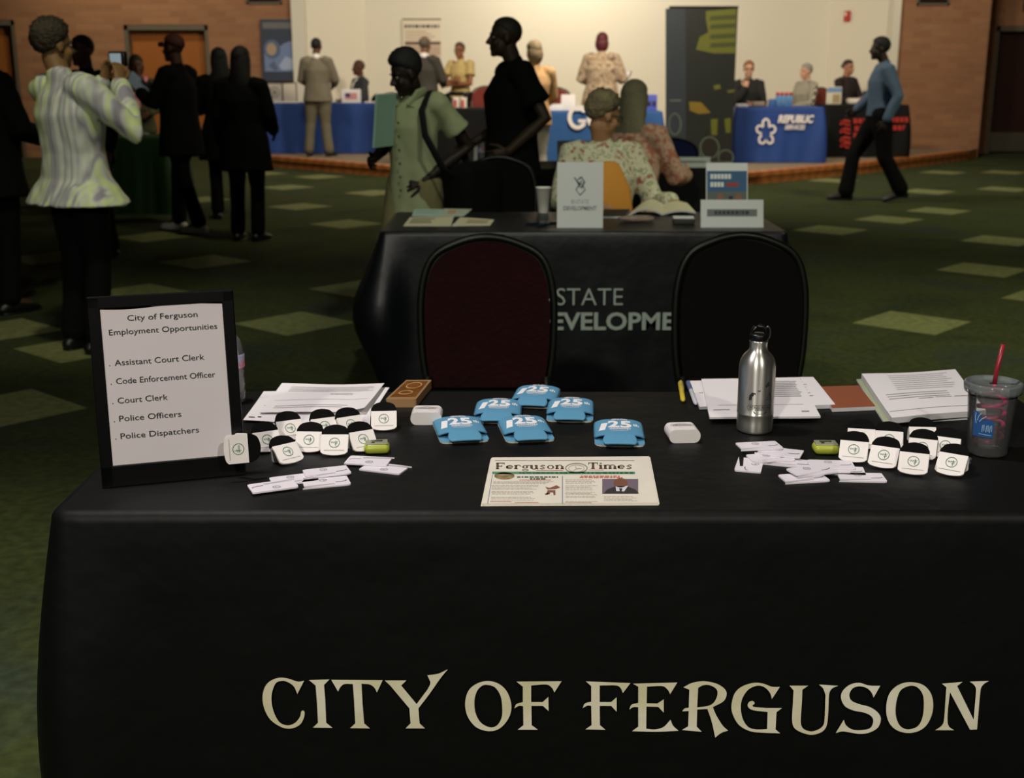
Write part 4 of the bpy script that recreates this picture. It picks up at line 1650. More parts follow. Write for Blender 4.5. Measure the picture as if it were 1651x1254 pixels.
pen('yellow marker lying left of the bottle papers', (1101, 650), (1097, 621), .0055, mat('marker_yellow', (214, 192, 60), .4), mat('marker_yellow2', (196, 176, 70), .4), 'marker')
pen('white and blue pen leaning on the left edge of the bottle papers', (1122, 655), (1109, 620), .0048, mat('pen_white', (222, 222, 230), .35), mat('pen_blue', (96, 108, 150), .35))

# ---- tumbler with curly straw
p = Pz(1591, 731, TZ)
t = empty('straw_tumbler', p + V((0, 0, .0006)), 0, 'clear double-walled tumbler with pink curly straw at the right end', 'cup')
HC = .128
M_TUMB = clear_mat('tumbler_plastic', (.98, .99, .99), .05, 1.45, 1, .06, (225, 232, 232))
mb = MB()
mb.lathe([(.030, .0), (.0345, .002), (.0360, .006), (.0352, .012), (.0365, .02), (.0435, HC - .006), (.0440, HC)], 48, cap=False)
mb.lathe([(.0005, .0015), (.030, .0015)], 48, cap=False)
mb.build('outer_wall', M_TUMB, t)
mb = MB()
mb.lathe([(.0005, .016), (.031, .016), (.0335, .022), (.0405, HC - .004)], 48, cap=False)
mb.build('inner_wall', clear_mat('tumbler_inner', (.95, .96, .96), .1, 1.45, 1, .13, (215, 216, 218)), t)
mb = MB()
mb.lathe([(.0445, HC - .012), (.0500, HC - .010), (.0512, HC - .004), (.0515, HC + .004), (.0500, HC + .008), (.046, HC + .009), (.0435, HC + .006), (.040, HC + .0035), (.020, HC + .004), (.008, HC + .004)], 48, cap=False)
mb.build('lid', clear_mat('lid_plastic', (.92, .95, .95), .06, 1.6, 1, .22, (200, 212, 212)), t)
M_STRAW = mat('straw_pink', (222, 26, 112), .3)
M_STRAWR = mat('straw_red', (150, 36, 48), .35)
mb = MB()
pts = []
for i in range(100):
    u_ = i / 99
    a = u_ * 2 * pi * 4.0 + 2.0
    pts.append((.024 * cos(a), .022 * sin(a), .020 + .088 * u_))
pts += [(.010, -.004, .116), (.002, 0, .122), (.001, 0, HC + .006)]
mb.tube(pts, .0036, 10)
mb.build('curly_straw', M_STRAW, t)
mb = MB()
mb.tube([(.001, 0, HC + .004), (.003, 0, HC + .03), (.0115, .004, HC + .076)], .0042, 10)
mb.build('straw_tip', M_STRAWR, t)
mb = MB()


def tum(x, y):
    z = .040 + y
    r = .0365 + (z - .02) * (.0435 - .0365) / (HC - .026) + .0006
    a = x / .04 - pi / 2 - .55
    return (r * cos(a), r * sin(a), z)


mb.ml = .004
for i in range(7):
    stroke(mb, [(-.024 + .0, .003 + i * .0055), (-.008, .002 + i * .0055), (.010, .002 + i * .0052)], .0032 if i < 4 else .002, tum)
mb.poly([(-.024, 0), (-.012, 0), (0, 0), (.014, 0), (.014, .03), (.004, .034), (-.006, .030), (-.012, .045), (-.024, .048)], [], 0, tum)
mb.build('blue_print', mat('tumbler_blue', (44, 92, 156), .4), t)
mb = MB()
mb.ml = .004
tum2 = lambda x, y: V(tum(x, y)) * 1 + V((0, -.0008, 0))
for xx in (-.006, .001, .007):
    stroke(mb, [(xx, .010), (xx + .0005, .022), (xx + .003, .024), (xx + .0035, .012)], .0016, tum2)
stroke(mb, [(-.012, .006), (.011, .005)], .0014, tum2)
for q in ((-.016, .030, -.008, .046), (-.012, .028, .0, .040), (-.018, .024, -.019, .044)):
    stroke(mb, [(q[0], q[1]), ((q[0] + q[2]) / 2 - .002, (q[1] + q[3]) / 2), (q[2], q[3])], .0018, tum2)
mb.build('pale_print', mat('tumbler_pale', (150, 184, 214), .4), t)

# crumpled wrapper under the rightmost clip
mb = MB()
p = Pz(1545, 757, TZ)
mb.ell((0, .02, .012), (.02, .028, .012), 0, 16, 10, lambda d: 1 + .25 * noise.noise(d * 3.1) + .15 * noise.noise(d * 7))
o = mb.build('plastic_wrapper', clear_mat('wrapper', (.92, .92, .92), .2, 1.5, 1, .3))
o.location = p + V((.006, .0, .001))
tag(o, 'crumpled clear wrapper between the rightmost clip and the cup', 'wrapper')

# ------------------------------------------------------------------ people
SKIN = {}
SEATED = []


def skin_mat(rgb):
    if rgb not in SKIN:
        SKIN[rgb] = mat('skin_%d_%d_%d' % rgb, rgb, .55, 0, .3)
    return SKIN[rgb]


M_EYEW = mat('eye_white', (140, 132, 124), .4)
M_EYED = mat('eye_dark', (22, 16, 12), .3)
M_LENS = clear_mat('lens', (.9, .92, .92), .02)

BASE = dict(pelvis=(0, 0, .95), waist=(0, .005, 1.09), chest=(0, .01, 1.29), neck=(0, -.012, 1.475), head=(0, .022, 1.632),
            shR=(.178, -.012, 1.425), elR=(.235, -.03, 1.135), wrR=(.245, .045, .885), hipR=(.088, 0, .92), knR=(.098, .02, .50), anR=(.100, -.025, .085), toR=(.125, .13, .03))
SEAT = dict(knR=(.12, .43, .53), anR=(.13, .42, .085), toR=(.14, .58, .03))


def person(label, at, rz, H, skin, hair, hairmat, top, legs, shoes, pose=None, seated=False, lean=0.0, yaw=0.0, pitch=0.0, girth=1.0, voxel=.011, glasses=False, female=False, beard=False, seat_z=.46):
    s = H / 1.75
    J = {k: V(v) for k, v in BASE.items()}
    for k in list(J):
        if k.endswith('R'):
            q = J[k]
            J[k[:-1] + 'L'] = V((-q.x, q.y, q.z))
    if seated:
        dz = seat_z / s + .09 - .95
        for k in J:
            if k[:2] not in ('kn', 'an', 'to'):
                J[k].z += dz
        for k, v in SEAT.items():
            J[k] = V(v)
            J[k[:-1] + 'L'] = V((-v[0], v[1], v[2]))
    if lean:
        R = Matrix.Rotation(-radians(lean), 3, 'X')
        for k in J:
            if k in ('waist', 'chest', 'neck', 'head') or k[:2] in ('sh', 'el', 'wr'):
                J[k] = J['pelvis'] + R @ (J[k] - J['pelvis'])
    pose = pose or {}
    for k, v in pose.items():
        if k in J:
            J[k] = V(v) if not (seated and k[:2] in ('el', 'wr')) else V((v[0], v[1], v[2] + dz))
    for k in J:
        J[k] = J[k] * s
    g = girth
    root = empty('person', at, rz, label, 'person')
    if seated:
        SEATED.append((root, rz, seat_z))
    shr = (J['shR'] - J['shL']).normalized()
    hpr = (J['hipR'] - J['hipL']).normalized()
    up = (J['neck'] - J['chest']).normalized()
    HR = (Matrix.Rotation(radians(yaw), 3, 'Z') @ Matrix.Rotation(radians(-pitch), 3, 'X'))
    hc = J['head']

    def hp(x, y, z):
        return hc + HR @ (V((x, y, z)) * s)

    def torso(mb, e, hem=None, flare=0.0, gg=1.0):
        P, Wt, Ch, Nk = J['pelvis'], J['waist'], J['chest'], J['neck']
        mid = (hpr + shr).normalized()
        hipw = .172 if female else .163
        wst = .132 if female else .142
        pts, rad, rr = [], [], []
        if hem is not None:
            z = P.z - hem * s
            pts += [V((P.x, P.y, z))]
            rad += [((hipw + e + flare) * s * g, (.12 + e + flare * .7) * s * g)]
            rr += [hpr]
        else:
            pts += [P + V((0, 0, -.09 * s))]
            rad += [((.135 + e) * s * g, (.10 + e) * s * g)]
            rr += [hpr]
        pts += [P, Wt, Ch, Ch.lerp(Nk, .55), Nk + up * (-.02 * s)]
        rad += [((hipw + e) * s * g, (.118 + e) * s * g), ((wst + e * 1.1) * s * g, (.102 + e * 1.1) * s * g), ((.162 + e) * s * g, (.118 + e) * s * g), ((.150 + e) * s, (.095 + e * .8) * s), ((.062 + e * .5) * s, (.058 + e * .5) * s)]
        rr += [hpr, mid, shr, shr, shr]
        mb.loft(pts, rad, rr, 24, round_start=hem is None)

    def arm(mb, sd, e, upto=1.0, cuff=0.0):
        a, b, c = J['sh' + sd], J['el' + sd], J['wr' + sd]
        pts = [a + (a - (J['shR'] + J['shL']) / 2) * -.25, a, a.lerp(b, .5), b]
        rad = [(.055 + e) * s, (.056 + e) * s, (.047 + e) * s, (.041 + e) * s]
        if upto <= .5:
            k = upto / .5
            pts = pts[:2] + [a.lerp(b, k * .5), a.lerp(b, k)]
            rad = rad[:2] + [(.052 + e) * s, (.052 + e + cuff) * s]
        elif upto > .5:
            pts += [b.lerp(c, .4), b.lerp(c, (upto - .5) * 2)]
            rad += [(.038 + e) * s, (.028 + e + cuff) * s]
        mb.loft(pts, rad, None, 14, round_end=upto > .5)
        if upto <= .5:
            mb.ell(a, (.058 * s + e * s, .056 * s + e * s, .056 * s + e * s))

    def leg(mb, sd, e, k=1.0, ankle=0.0):
        a, b, c = J['hip' + sd], J['kn' + sd], J['an' + sd]
        mb.loft([a + (b - a) * -.1, a.lerp(b, .15), a.lerp(b, .6), b, b.lerp(c, .35), b.lerp(c, k)],
                [(.085 + e) * s * g, (.084 + e) * s * g, (.066 + e) * s * g, (.052 + e) * s, (.052 + e) * s, (.036 + e + ankle) * s], None, 14)

    # ---- body: one continuous skin surface
    mb = MB()
    torso(mb, 0)
    nk = J['neck']
    mb.loft([nk - up * .06 * s, nk, hp(0, -.02, -.05)], [.062 * s, .056 * s, .054 * s], None, 14)
    mb.ell(hp(0, -.012, .035), (.075 * s, .094 * s, .086 * s), R=HR)
    mb.ell(hp(0, .022, -.045), (.058 * s, .066 * s, .066 * s), R=HR)
    mb.ell(hp(0, .066, -.092), (.026 * s, .022 * s, .020 * s), R=HR)
    mb.ell(hp(0, .064, .022), (.052 * s, .022 * s, .016 * s), R=HR)
    for k in (-1, 1):
        mb.ell(hp(.036 * k, .058, -.03), (.024 * s, .022 * s, .024 * s), R=HR)
        mb.ell(hp(.077 * k, -.008, -.004), (.010 * s, .020 * s, .031 * s), R=HR)
        mb.ell(hp(.012 * k, .090, -.030), (.010 * s, .011 * s, .009 * s), R=HR)
    mb.loft([hp(0, .080, .016), hp(0, .094, -.008), hp(0, .106, -.027)], [.010 * s, .011 * s, .013 * s], None, 10)
    mb.ell(hp(0, .078, -.056), (.024 * s, .014 * s, .008 * s), R=HR)
    mb.ell(hp(0, .076, -.068), (.021 * s, .014 * s, .009 * s), R=HR)
    for sd in 'RL':
        arm(mb, sd, 0)
        leg(mb, sd, 0)
        an, to = J['an' + sd], J['to' + sd]
        mb.loft([an + V((0, 0, .02 * s)), an + V((0, 0, -.03 * s)), an.lerp(to, .55), to], [.036 * s, .038 * s, .036 * s, .026 * s], None, 12)
    hands = []
    for sd, sg in (('R', 1), ('L', -1)):
        w, e_ = J['wr' + sd], J['el' + sd]
        d = (V(pose['hd' + sd]) if 'hd' + sd in pose else (w - e_)).normalized()
        pn = V(pose['pn' + sd]) if 'pn' + sd in pose else V((-sg, 0.1, 0))
        pn = (pn - d * pn.dot(d)).normalized()
        curl = pose.get('cu' + sd, .35)
        th = d.cross(pn) * sg          # thumb side
        if th.y < -.2 and 'th' + sd not in pose:
            th = -th
        if 'th' + sd in pose:
            th = th * pose['th' + sd]
        mb.loft([w - d * .02 * s, w + d * .03 * s, w + d * .085 * s], [(.024 * s, .022 * s), (.036 * s, .017 * s), (.040 * s, .013 * s)], th, 14)
        hands.append((w, d, pn, th, curl))
    body = remesh(mb, voxel * .8, 2)
    for w, d, pn, th, curl in hands:
        ax = d.cross(pn)
        for i, (off, ln) in enumerate(((.030, .072), (.010, .080), (-.010, .074), (-.029, .058))):
            p = w + d * (.080 * s) + th * (off * s)
            ps = [p - d * .012 * s, p]
            dd = d + th * off * 1.2
            for q, part in enumerate((.45, .30, .25)):
                dd = (Matrix.Rotation(curl * (.6 if q == 0 else 1.0), 3, ax) @ dd).normalized()
                p = p + dd * ln * part * s
                ps.append(p)
            body.loft(ps, [.0088 * s, .0088 * s, .0083 * s, .0077 * s, .0062 * s], None, 8)
        p = w + d * .028 * s + th * .026 * s
        d1 = (d * .62 + th * .72 + pn * .2).normalized()
        d2 = (d * .85 + th * .35 + pn * .35).normalized()
        body.loft([p, p + d1 * .036 * s, p + d1 * .036 * s + d2 * .03 * s, p + d1 * .036 * s + d2 * .052 * s], [.0125 * s, .0105 * s, .0095 * s, .007 * s], None, 8)
    for k in (-1, 1):
        body.ell(hp(.031 * k, .071, .004), (.0125 * s, .009 * s, .0075 * s), 1, 12, 8, R=HR)
        body.ell(hp(.031 * k, .0775, .004), (.0055 * s, .004 * s, .0058 * s), 2, 10, 6, R=HR)
        body.loft([hp(.052 * k, .074, .024), hp(.034 * k, .085, .030), hp(.014 * k, .086, .025)], [.0028 * s, .004 * s, .003 * s], None, 6, 2)
    dk = tuple(int(c * .62) for c in skin)
    body.ell(hp(0, .0865, -.061), (.020 * s, .007 * s, .0045 * s), 3, 12, 6, R=HR)
    body.build('body', [skin_mat(skin), M_EYEW, M_EYED, mat('lip_%d_%d_%d' % dk, (min(255, int(dk[0] * 1.15)), dk[1], dk[2]), .5)], root)

    # ---- hair
    hm = hairmat
    hb = MB()

    def cap_fn(t, front=.52, side=-.25, backz=-1.0, rough=.05, fr=9):
        def fn(d):
            y = d.y
            f = side + (front - side) * max(0, y) ** .8 if y > 0 else side + (backz - side) * (-y)
            k = 1 + t * min(1, max(0, (d.z - f) / .28)) * (.35 + .65 * min(1, max(0, .35 + d.z)) + rough * 8 * noise.noise(d * fr) + rough * 4 * noise.noise(d * fr * 2.7))
            if d.z < f:
                k = max(.72, 1 - 3.2 * (f - d.z)) * .97
            return k
        return fn
    R0 = (.076 * s, .096 * s, .088 * s)
    hcen = hp(0, -.013, .036)
    if hair == 'crop':
        hb.ell(hcen, R0, 0, 36, 24, cap_fn(.06), HR)
    elif hair == 'short':
        hb.ell(hcen, R0, 0, 36, 24, cap_fn(.14, .48, -.4, -1.1, .06), HR)
    elif hair == 'flattop':
        hb.ell(hp(0, -.015, .045), R0, 0, 40, 28, lambda d: cap_fn(.16, .46, -.3, -1.0, .05)(d) * (1 + .16 * max(0, d.z) ** 1.5), HR)
    elif hair == 'bald':
        hb.ell(hcen, R0, 0, 36, 24, cap_fn(.035, .62, -.1, -.9, .02) if not hair == 'x' else None, HR)
    elif hair == 'bald_fringe':
        hb.ell(hcen, R0, 0, 36, 24, lambda d: (1.05 if (d.z < .45 - .2 * d.y and d.z > (-.15 if d.y > -.2 else -.7) and d.y < .35) else .9), HR)
    elif hair == 'puff':
        hb.ell(hp(0, -.02, .042), (.080 * s, .100 * s, .096 * s), 0, 40, 28, cap_fn(.16, .38, -.5, -1.1, .10, 7), HR)
    elif hair == 'bob':
        hb.ell(hcen, R0, 0, 36, 24, cap_fn(.16, .45, -.3, -.8, .05), HR)
        hb.ell(hp(0, -.035, -.02), (.094 * s, .088 * s, .118 * s), 0, 32, 22, lambda d: (1 + .05 * noise.noise(d * 8)) if d.y < .28 else max(.6, 1 - 1.4 * (d.y - .28)), HR)
    elif hair in ('long', 'veil'):
        hb.ell(hcen, R0, 0, 36, 24, cap_fn(.16, .45, -.3, -.8, .05), HR)
        L = -.30 if hair == 'long' else -.22
        hb.loft([hp(0, -.014, .035), hp(0, -.03, -.04), hp(.004, -.055, -.11), hp(-.004, -.07, -.2), hp(0, -.078, L)], [(.088 * s, .104 * s), (.094 * s, .086 * s), (.100 * s, .066 * s), (.112 * s, .045 * s), (.085 * s, .022 * s)], HR @ V((1, 0, 0)), 22)
        cen = hp(0, -.04, 0)
        for i, q in enumerate(hb.v):
            kk = min(1, max(0, (cen.z + .03 * s - q.z) / (.1 * s)))
            d = V((q.x - cen.x, q.y - cen.y, 0))
            hb.v[i] = q + d * (kk * (.16 * noise.noise(q * 16) + .12 * noise.noise(q * 38)))
    elif hair == 'bun':
        hb.ell(hcen, R0, 0, 36, 24, cap_fn(.10, .48, -.2, -.75, .03), HR)
        hb.ell(hp(0, -.115, .03), (.034 * s, .03 * s, .034 * s), R=HR)
    elif hair == 'cap':
        hb.ell(hcen, R0, 0, 36, 24, cap_fn(.13, .40, .0, -.35, .0), HR)
        hb.loft([hp(-.06, .06, .045), hp(-.035, .125, .04), hp(.035, .125, .04), hp(.06, .06, .045)], [(.02 * s, .006 * s)] * 4, HR @ V((0, 0, 1)), 10)
    if hair == 'veil':
        pass
    hb.build('cap' if hair == 'cap' else 'hair', hm, root)
    if beard:
        b2 = MB()
        b2.ell(hp(0, .03, -.06), (.058 * s, .066 * s, .055 * s), 0, 28, 18, lambda d: 1.05 if (d.z < .15 and d.y > -.2 and not (abs(d.x) < .35 and -.3 < d.z < .5 and d.y > .5)) else .85, HR)
        b2.build('beard', hm, root)
    if glasses:
        gb = MB()
        for k in (-1, 1):
            gb.tube([hp(.034 * k + .024 * cos(a), .093, .002 + .017 * sin(a)) for a in [2 * pi * i / 18 for i in range(18)]], .0022 * s, 6, 0, True)
            gb.tube([hp(.058 * k, .091, .006), hp(.080 * k, .04, .008), hp(.082 * k, -.02, .006)], .0022 * s, 6)
        gb.tube([hp(-.01, .096, .004), hp(0, .099, .007), hp(.01, .096, .004)], .002 * s, 6)
        gb.build('glasses', M_EYED, root)

    # ---- legwear
    if legs.get('kind', 'trousers') == 'trousers':
        lb = MB()
        P = J['pelvis']
        lb.loft([P + V((0, 0, -.12 * s)), P + V((0, 0, -.04 * s)), P + V((0, 0, .10 * s))], [(.15 * s * g, .105 * s * g), (.178 * s * g, .128 * s * g), (.158 * s * g, .118 * s * g)], hpr, 22)
        for sd in 'RL':
            leg(lb, sd, legs.get('e', .016), legs.get('k', .97), legs.get('ankle', .018))
        remesh(lb, voxel * 1.25, 3, .005 * s, 10).build('trousers', legs['mat'], root)
    else:
        lb = MB()
        P = J['pelvis']
        zz = legs.get('hem', .5) * s
        lb.loft([V((P.x, P.y, P.z - zz)), V((P.x, P.y, P.z - zz * .5)), P, P + V((0, 0, .11 * s))], [(.22 * s * g, .17 * s * g), (.205 * s * g, .155 * s * g), (.182 * s * g, .132 * s * g), (.15 * s * g, .115 * s * g)], hpr, 26)
        remesh(lb, voxel * 1.25, 3, .006 * s, 9).build('skirt', legs['mat'], root)

    # ---- top
    tb = MB()
    e = top.get('e', .02)
    torso(tb, e, top.get('hem', .10), top.get('flare', .01))
    sl = top.get('sleeve', .97)
    for sd in 'RL':
        arm(tb, sd, e * .8, sl, top.get('cuff', .004))
    if top.get('collar', True):
        ce = top.get('ch', .012)
        tb.loft([nk + up * (-.035) * s, nk + up * ce * s + V((0, 0, .0))], [(.084 * s, .078 * s), (.066 * s, .064 * s)], shr, 20)
    remesh(tb, voxel * 1.15, 6, top.get('wr', .009) * s, top.get('ws', 9)).build(top.get('name', 'jacket'), top['mat'], root)
    if top.get('shirtmat'):
        cb = MB()
        cb.loft([nk + up * -.03 * s, nk + up * .022 * s], [(.074 * s, .070 * s), (.062 * s, .060 * s)], shr, 20)
        fwd = up.cross(shr) * -1
        fwd = V((shr.y * -1, shr.x, 0)).normalized()
        ch = J['chest']
        cb.loft([nk + fwd * .065 * s - up * .02 * s, nk.lerp(ch, .5) + fwd * .118 * s, ch + fwd * .140 * s - up * .04 * s], [(.045 * s, .012 * s), (.04 * s, .012 * s), (.008 * s, .006 * s)], shr, 12)
        cb.build('shirt_collar', top['shirtmat'], root)
    # ---- shoes
    for sd in 'RL':
        an, to = J['an' + sd], J['to' + sd]
        d = (to - an)
        d.z = 0
        d.normalize()
        sb = MB()
        zb = min(an.z, to.z + .055 * s) - .085 * s
        heel = an - d * .045 * s
        pitchv = to.z / s - .03
        T = V((0, 0, 0))
        f = lambda a, h: V((an.x, an.y, 0)) + d * a * s + V((0, 0, an.z - .085 * s + h * s + (to.z - .03 * s - (an.z - .085 * s)) * max(0, a) / .155))
        sb.loft([f(-.055, .035), f(-.02, .045), f(.05, .042), f(.12, .032), f(.185, .026)], [(.036 * s, .035 * s), (.040 * s, .045 * s), (.043 * s, .042 * s), (.046 * s, .032 * s), (.036 * s, .022 * s)], V((0, 0, 1)).cross(d), 16)
        sb.loft([f(-.065, .008), f(0, .008), (f(.10, .008)), f(.195, .008)], [(.034 * s, .008 * s), (.042 * s, .008 * s), (.050 * s, .008 * s), (.034 * s, .008 * s)], V((0, 0, 1)).cross(d), 12)
        sb.build('shoe', shoes, root)
    root['_s'] = s
    return root, J, hp, HR


def put(px, py_top, y, z0=0.0):
    """floor point under the pixel column px at depth y, and the height of something whose top is at py_top"""
    p = Py(px, py_top, y)
    return V((p.x, y, z0)), p.z - z0


def worldpt(root, v):
    return Matrix.Translation(root.location) @ root.rotation_euler.to_matrix().to_4x4() @ V(v)


M_BLKC = mat('black_fabric', (9, 9, 9), .9, 0, .15)
M_BLKC2 = mat('charcoal_fabric', (26, 27, 26), .9, 0, .15)
M_SHOEB = mat('black_shoe', (16, 15, 15), .4)
M_HAIRB = mat('hair_black', (14, 12, 11), .7, bump=.4, bscale=120)
M_HAIRDB = mat('hair_dark_brown', (46, 36, 20), .7, bump=.8, bscale=60, var=.6, vscale=14)
M_HAIRG = mat('hair_grey', (150, 140, 126), .6, bump=.4, bscale=120)
DKSK, MDSK, LTSK, BRSK = (72, 48, 34), (112, 76, 54), (214, 164, 136), (96, 64, 44)

# 1 woman with striped jacket photographing
b, H = put(101, 36, 6.35)
M_STRIPE = ramp_mat('striped_jacket', 'noise', 1.0, [(.30, (150, 146, 160)), (.40, (200, 204, 196)), (.47, (206, 220, 150)), (.53, (196, 206, 190)), (.60, (148, 146, 156)), (.70, (206, 210, 200))], .5, (20, 7, .4), dist=.0)
M_STRIPE.node_tree.nodes['Noise Texture'].inputs['Detail'].default_value = 1.5
r1, J1, hp1, HR1 = person('woman in pale striped jacket with raised arms taking a photo at far left', b, radians(-34), H, (128, 96, 60), 'puff', M_HAIRDB,
       dict(mat=M_STRIPE, hem=.135, flare=.10, e=.030, name='jacket', wr=.011, ws=11), dict(mat=M_BLKC), M_SHOEB,
       pose=dict(elR=(.35, .13, 1.19), wrR=(.125, .235, 1.44), elL=(-.22, .20, 1.22), wrL=(-.05, .27, 1.45), hdR=(-.25, .25, .93), hdL=(.15, .25, .95), pnR=(-.9, .1, -.2), pnL=(.9, .1, -.2), cuR=.7, cuL=.7, head=(-.045, -.03, 1.63)),
       lean=-3, yaw=-8, female=True, girth=1.08, voxel=.010)
cm = worldpt(r1, J1['wrR'].lerp(J1['wrL'], .5) + V((.0, .05, .115)))
t = empty('camera_phone', cm, radians(-34), 'small black camera held up by the woman in the striped jacket', 'camera')
mb = MB()
mb.rbox((0, 0, 0), (.125, .03, .075), .01)
mb.build('body', M_BLACKP, t)
mb = MB()
mb.rbox((0, -.0165, 0), (.085, .004, .055), .0015)
ms = bpy.data.materials.new('camera_screen')
ms.use_nodes = True
pb = ms.node_tree.nodes['Principled BSDF']
pb.inputs['Base Color'].default_value = (.05, .06, .06, 1)
pb.inputs['Emission Color'].default_value = (.55, .7, .75, 1)
pb.inputs['Emission Strength'].default_value = .35
mb.build('screen', ms, t)
mb = MB()
mb.lathe([(.024, 0), (.024, .02), (.021, .022)], 24)
o = mb.build('lens', M_BLACKP, t)
o.rotation_euler = (-pi / 2, 0, 0)
o.location = (0, .015, 0)

# 2 person behind her raised arm
b, H = put(133, 58, 9.6)
person('person in black mostly hidden behind the camera held by the striped-jacket woman', b, radians(150), H, DKSK, 'crop', M_HAIRB, dict(mat=M_BLKC, e=.025, hem=.2), dict(mat=M_BLKC), M_SHOEB, girth=1.0)
# 3 dark person cut by the left edge
b, H = put(-42, 40, 7.4)
person('person in black cut off by the left edge of the photo', b, radians(-30), H, DKSK, 'crop', M_HAIRB, dict(mat=M_BLKC, e=.035, hem=.22, flare=.03), dict(mat=M_BLKC), M_SHOEB, girth=1.15,
       pose=dict(elR=(.26, .05, 1.14), wrR=(.16, .28, 1.08)))
# 4 woman with pink scarf behind the green table
b, H = put(218, 90, 13.8)
r4, J4, hp4, _ = person('woman in olive jacket with pink scarf behind the green-topped table', b, radians(200), H, (96, 62, 44), 'bob', M_HAIRDB, dict(mat=mat('olive_jacket', (70, 72, 46), .9), e=.025, hem=.12), dict(mat=M_BLKC2), M_SHOEB,
       pose=dict(elR=(.25, .1, 1.15), wrR=(.12, .28, 1.1), elL=(-.25, .08, 1.15), wrL=(-.1, .28, 1.08)), female=True)
mb = MB()
sc = J4['neck']
mb.loft([sc + V((-.09, .02, .0)), sc + V((-.06, .085, -.02)), sc + V((0, .11, -.05)), sc + V((.06, .085, -.02)), sc + V((.09, .02, 0)), sc + V((.05, -.07, .015)), sc + V((-.05, -.07, .015))], [.03] * 7, None, 12, 0, True)
mb.loft([sc + V((.02, .11, -.06)), sc + V((.04, .145, -.18)), sc + V((.03, .16, -.30))], [(.04, .015), (.045, .012), (.04, .01)], V((1, 0, 0)), 12)
mb.build('scarf', mat('pink_scarf', (232, 150, 160), .8), r4)
# 5 dark man with cap
b, H = put(281, 57, 11.2)
r5, J5, hp5, _ = person('person in black with dark red cap and white sneakers facing left', b, radians(72), H, DKSK, 'cap', mat('cap_red', (70, 24, 18), .8), dict(mat=M_BLKC, e=.034, hem=.26, flare=.03, name='coat'), dict(mat=M_BLKC), mat('sneaker_white', (214, 210, 204), .6),
       pose=dict(elR=(.25, .10, 1.16), wrR=(.14, .32, 1.28), elL=(-.25, .10, 1.16), wrL=(-.10, .33, 1.25), anL=(-.10, -.20, .085), toL=(-.10, -.05, .03), knL=(-.1, -.06, .5), anR=(.1, .14, .085), toR=(.11, .29, .03), knR=(.1, .12, .5), pnR=(0, 0, 1), pnL=(0, 0, 1)), girth=1.1)
cb5 = worldpt(r5, J5['wrR'].lerp(J5['wrL'], .5) + V((0, .10, .06)))
t = empty('clipboard', cb5, radians(72), 'pale blue clipboard held by the person in the red cap', 'clipboard')
mb = MB()
mb.box((0, 0, 0), (.24, .32, .012), 0, 0, Matrix.Rotation(radians(40), 3, 'X'))
mb.build('board', mat('clipboard_blue', (150, 172, 204), .5), t)
mb = MB()
mb.box((0, .105, .10), (.1, .03, .014), 0, 0, Matrix.Rotation(radians(40), 3, 'X'))
mb.build('clip', M_STEEL, t)
# 6, 7 two dark figures
b, H = put(352, 79, 12.2)
person('long-haired person in long black coat, left of a dark close pair', b, radians(15), H, DKSK, 'long', M_HAIRB, dict(mat=M_BLKC, e=.035, hem=.33, flare=.05, name='coat'), dict(mat=M_BLKC), M_SHOEB,
       pose=dict(elL=(-.27, .05, 1.15), wrL=(-.20, .28, 1.12)), female=True, girth=1.05)
b, H = put(386, 77, 10.6)
person('person in black coat, right and nearer of a dark close pair', b, radians(-12), H, DKSK, 'long', M_HAIRB, dict(mat=M_BLKC, e=.034, hem=.30, flare=.03, name='coat'), dict(mat=M_BLKC), M_SHOEB, girth=1.12, female=True,
       pose=dict(elR=(.25, .02, 1.14), wrR=(.20, .22, 1.0)))
# 8 grey suit man from behind
b, H = put(509, 62, 18.75, SH)
M_SUITG = mat('grey_suit', (118, 110, 92), .8, var=.06)
person('man in light grey suit seen from behind at the left blue table', b, radians(-8), H, BRSK, 'crop', M_HAIRB, dict(mat=M_SUITG, hem=.13, e=.027, flare=.02, shirtmat=M_WHITE), dict(mat=mat('grey_trousers', (108, 102, 82), .8), e=.024), M_SHOEB,
       pose=dict(elR=(.27, .05, 1.14), wrR=(.18, .26, 1.06), elL=(-.27, .05, 1.14), wrL=(-.18, .26, 1.06), anL=(-.17, -.02, .085), toL=(-.2, .12, .03), knL=(-.13, .01, .5), anR=(.15, -.02, .085), toR=(.19, .12, .03)), girth=1.12)
# 9 seated suit man
b, H = put(580, 113, 20.6, SH)
person('bald man in dark suit seated behind the flag sign', V((b.x, b.y, SH)), radians(118), 1.76, (92, 54, 36), 'bald', mat('bald_dark', (70, 42, 30), .6), dict(mat=mat('navy_suit', (48, 50, 54), .8), hem=.05, e=.024, shirtmat=M_WHITE), dict(mat=mat('navy_suit', (40, 42, 46), .8)), M_SHOEB, seated=True,
       pose=dict(elR=(.24, .08, 1.16), wrR=(.14, .30, 1.10), elL=(-.24, .08, 1.16), wrL=(-.14, .30, 1.10)), seat_z=.49)
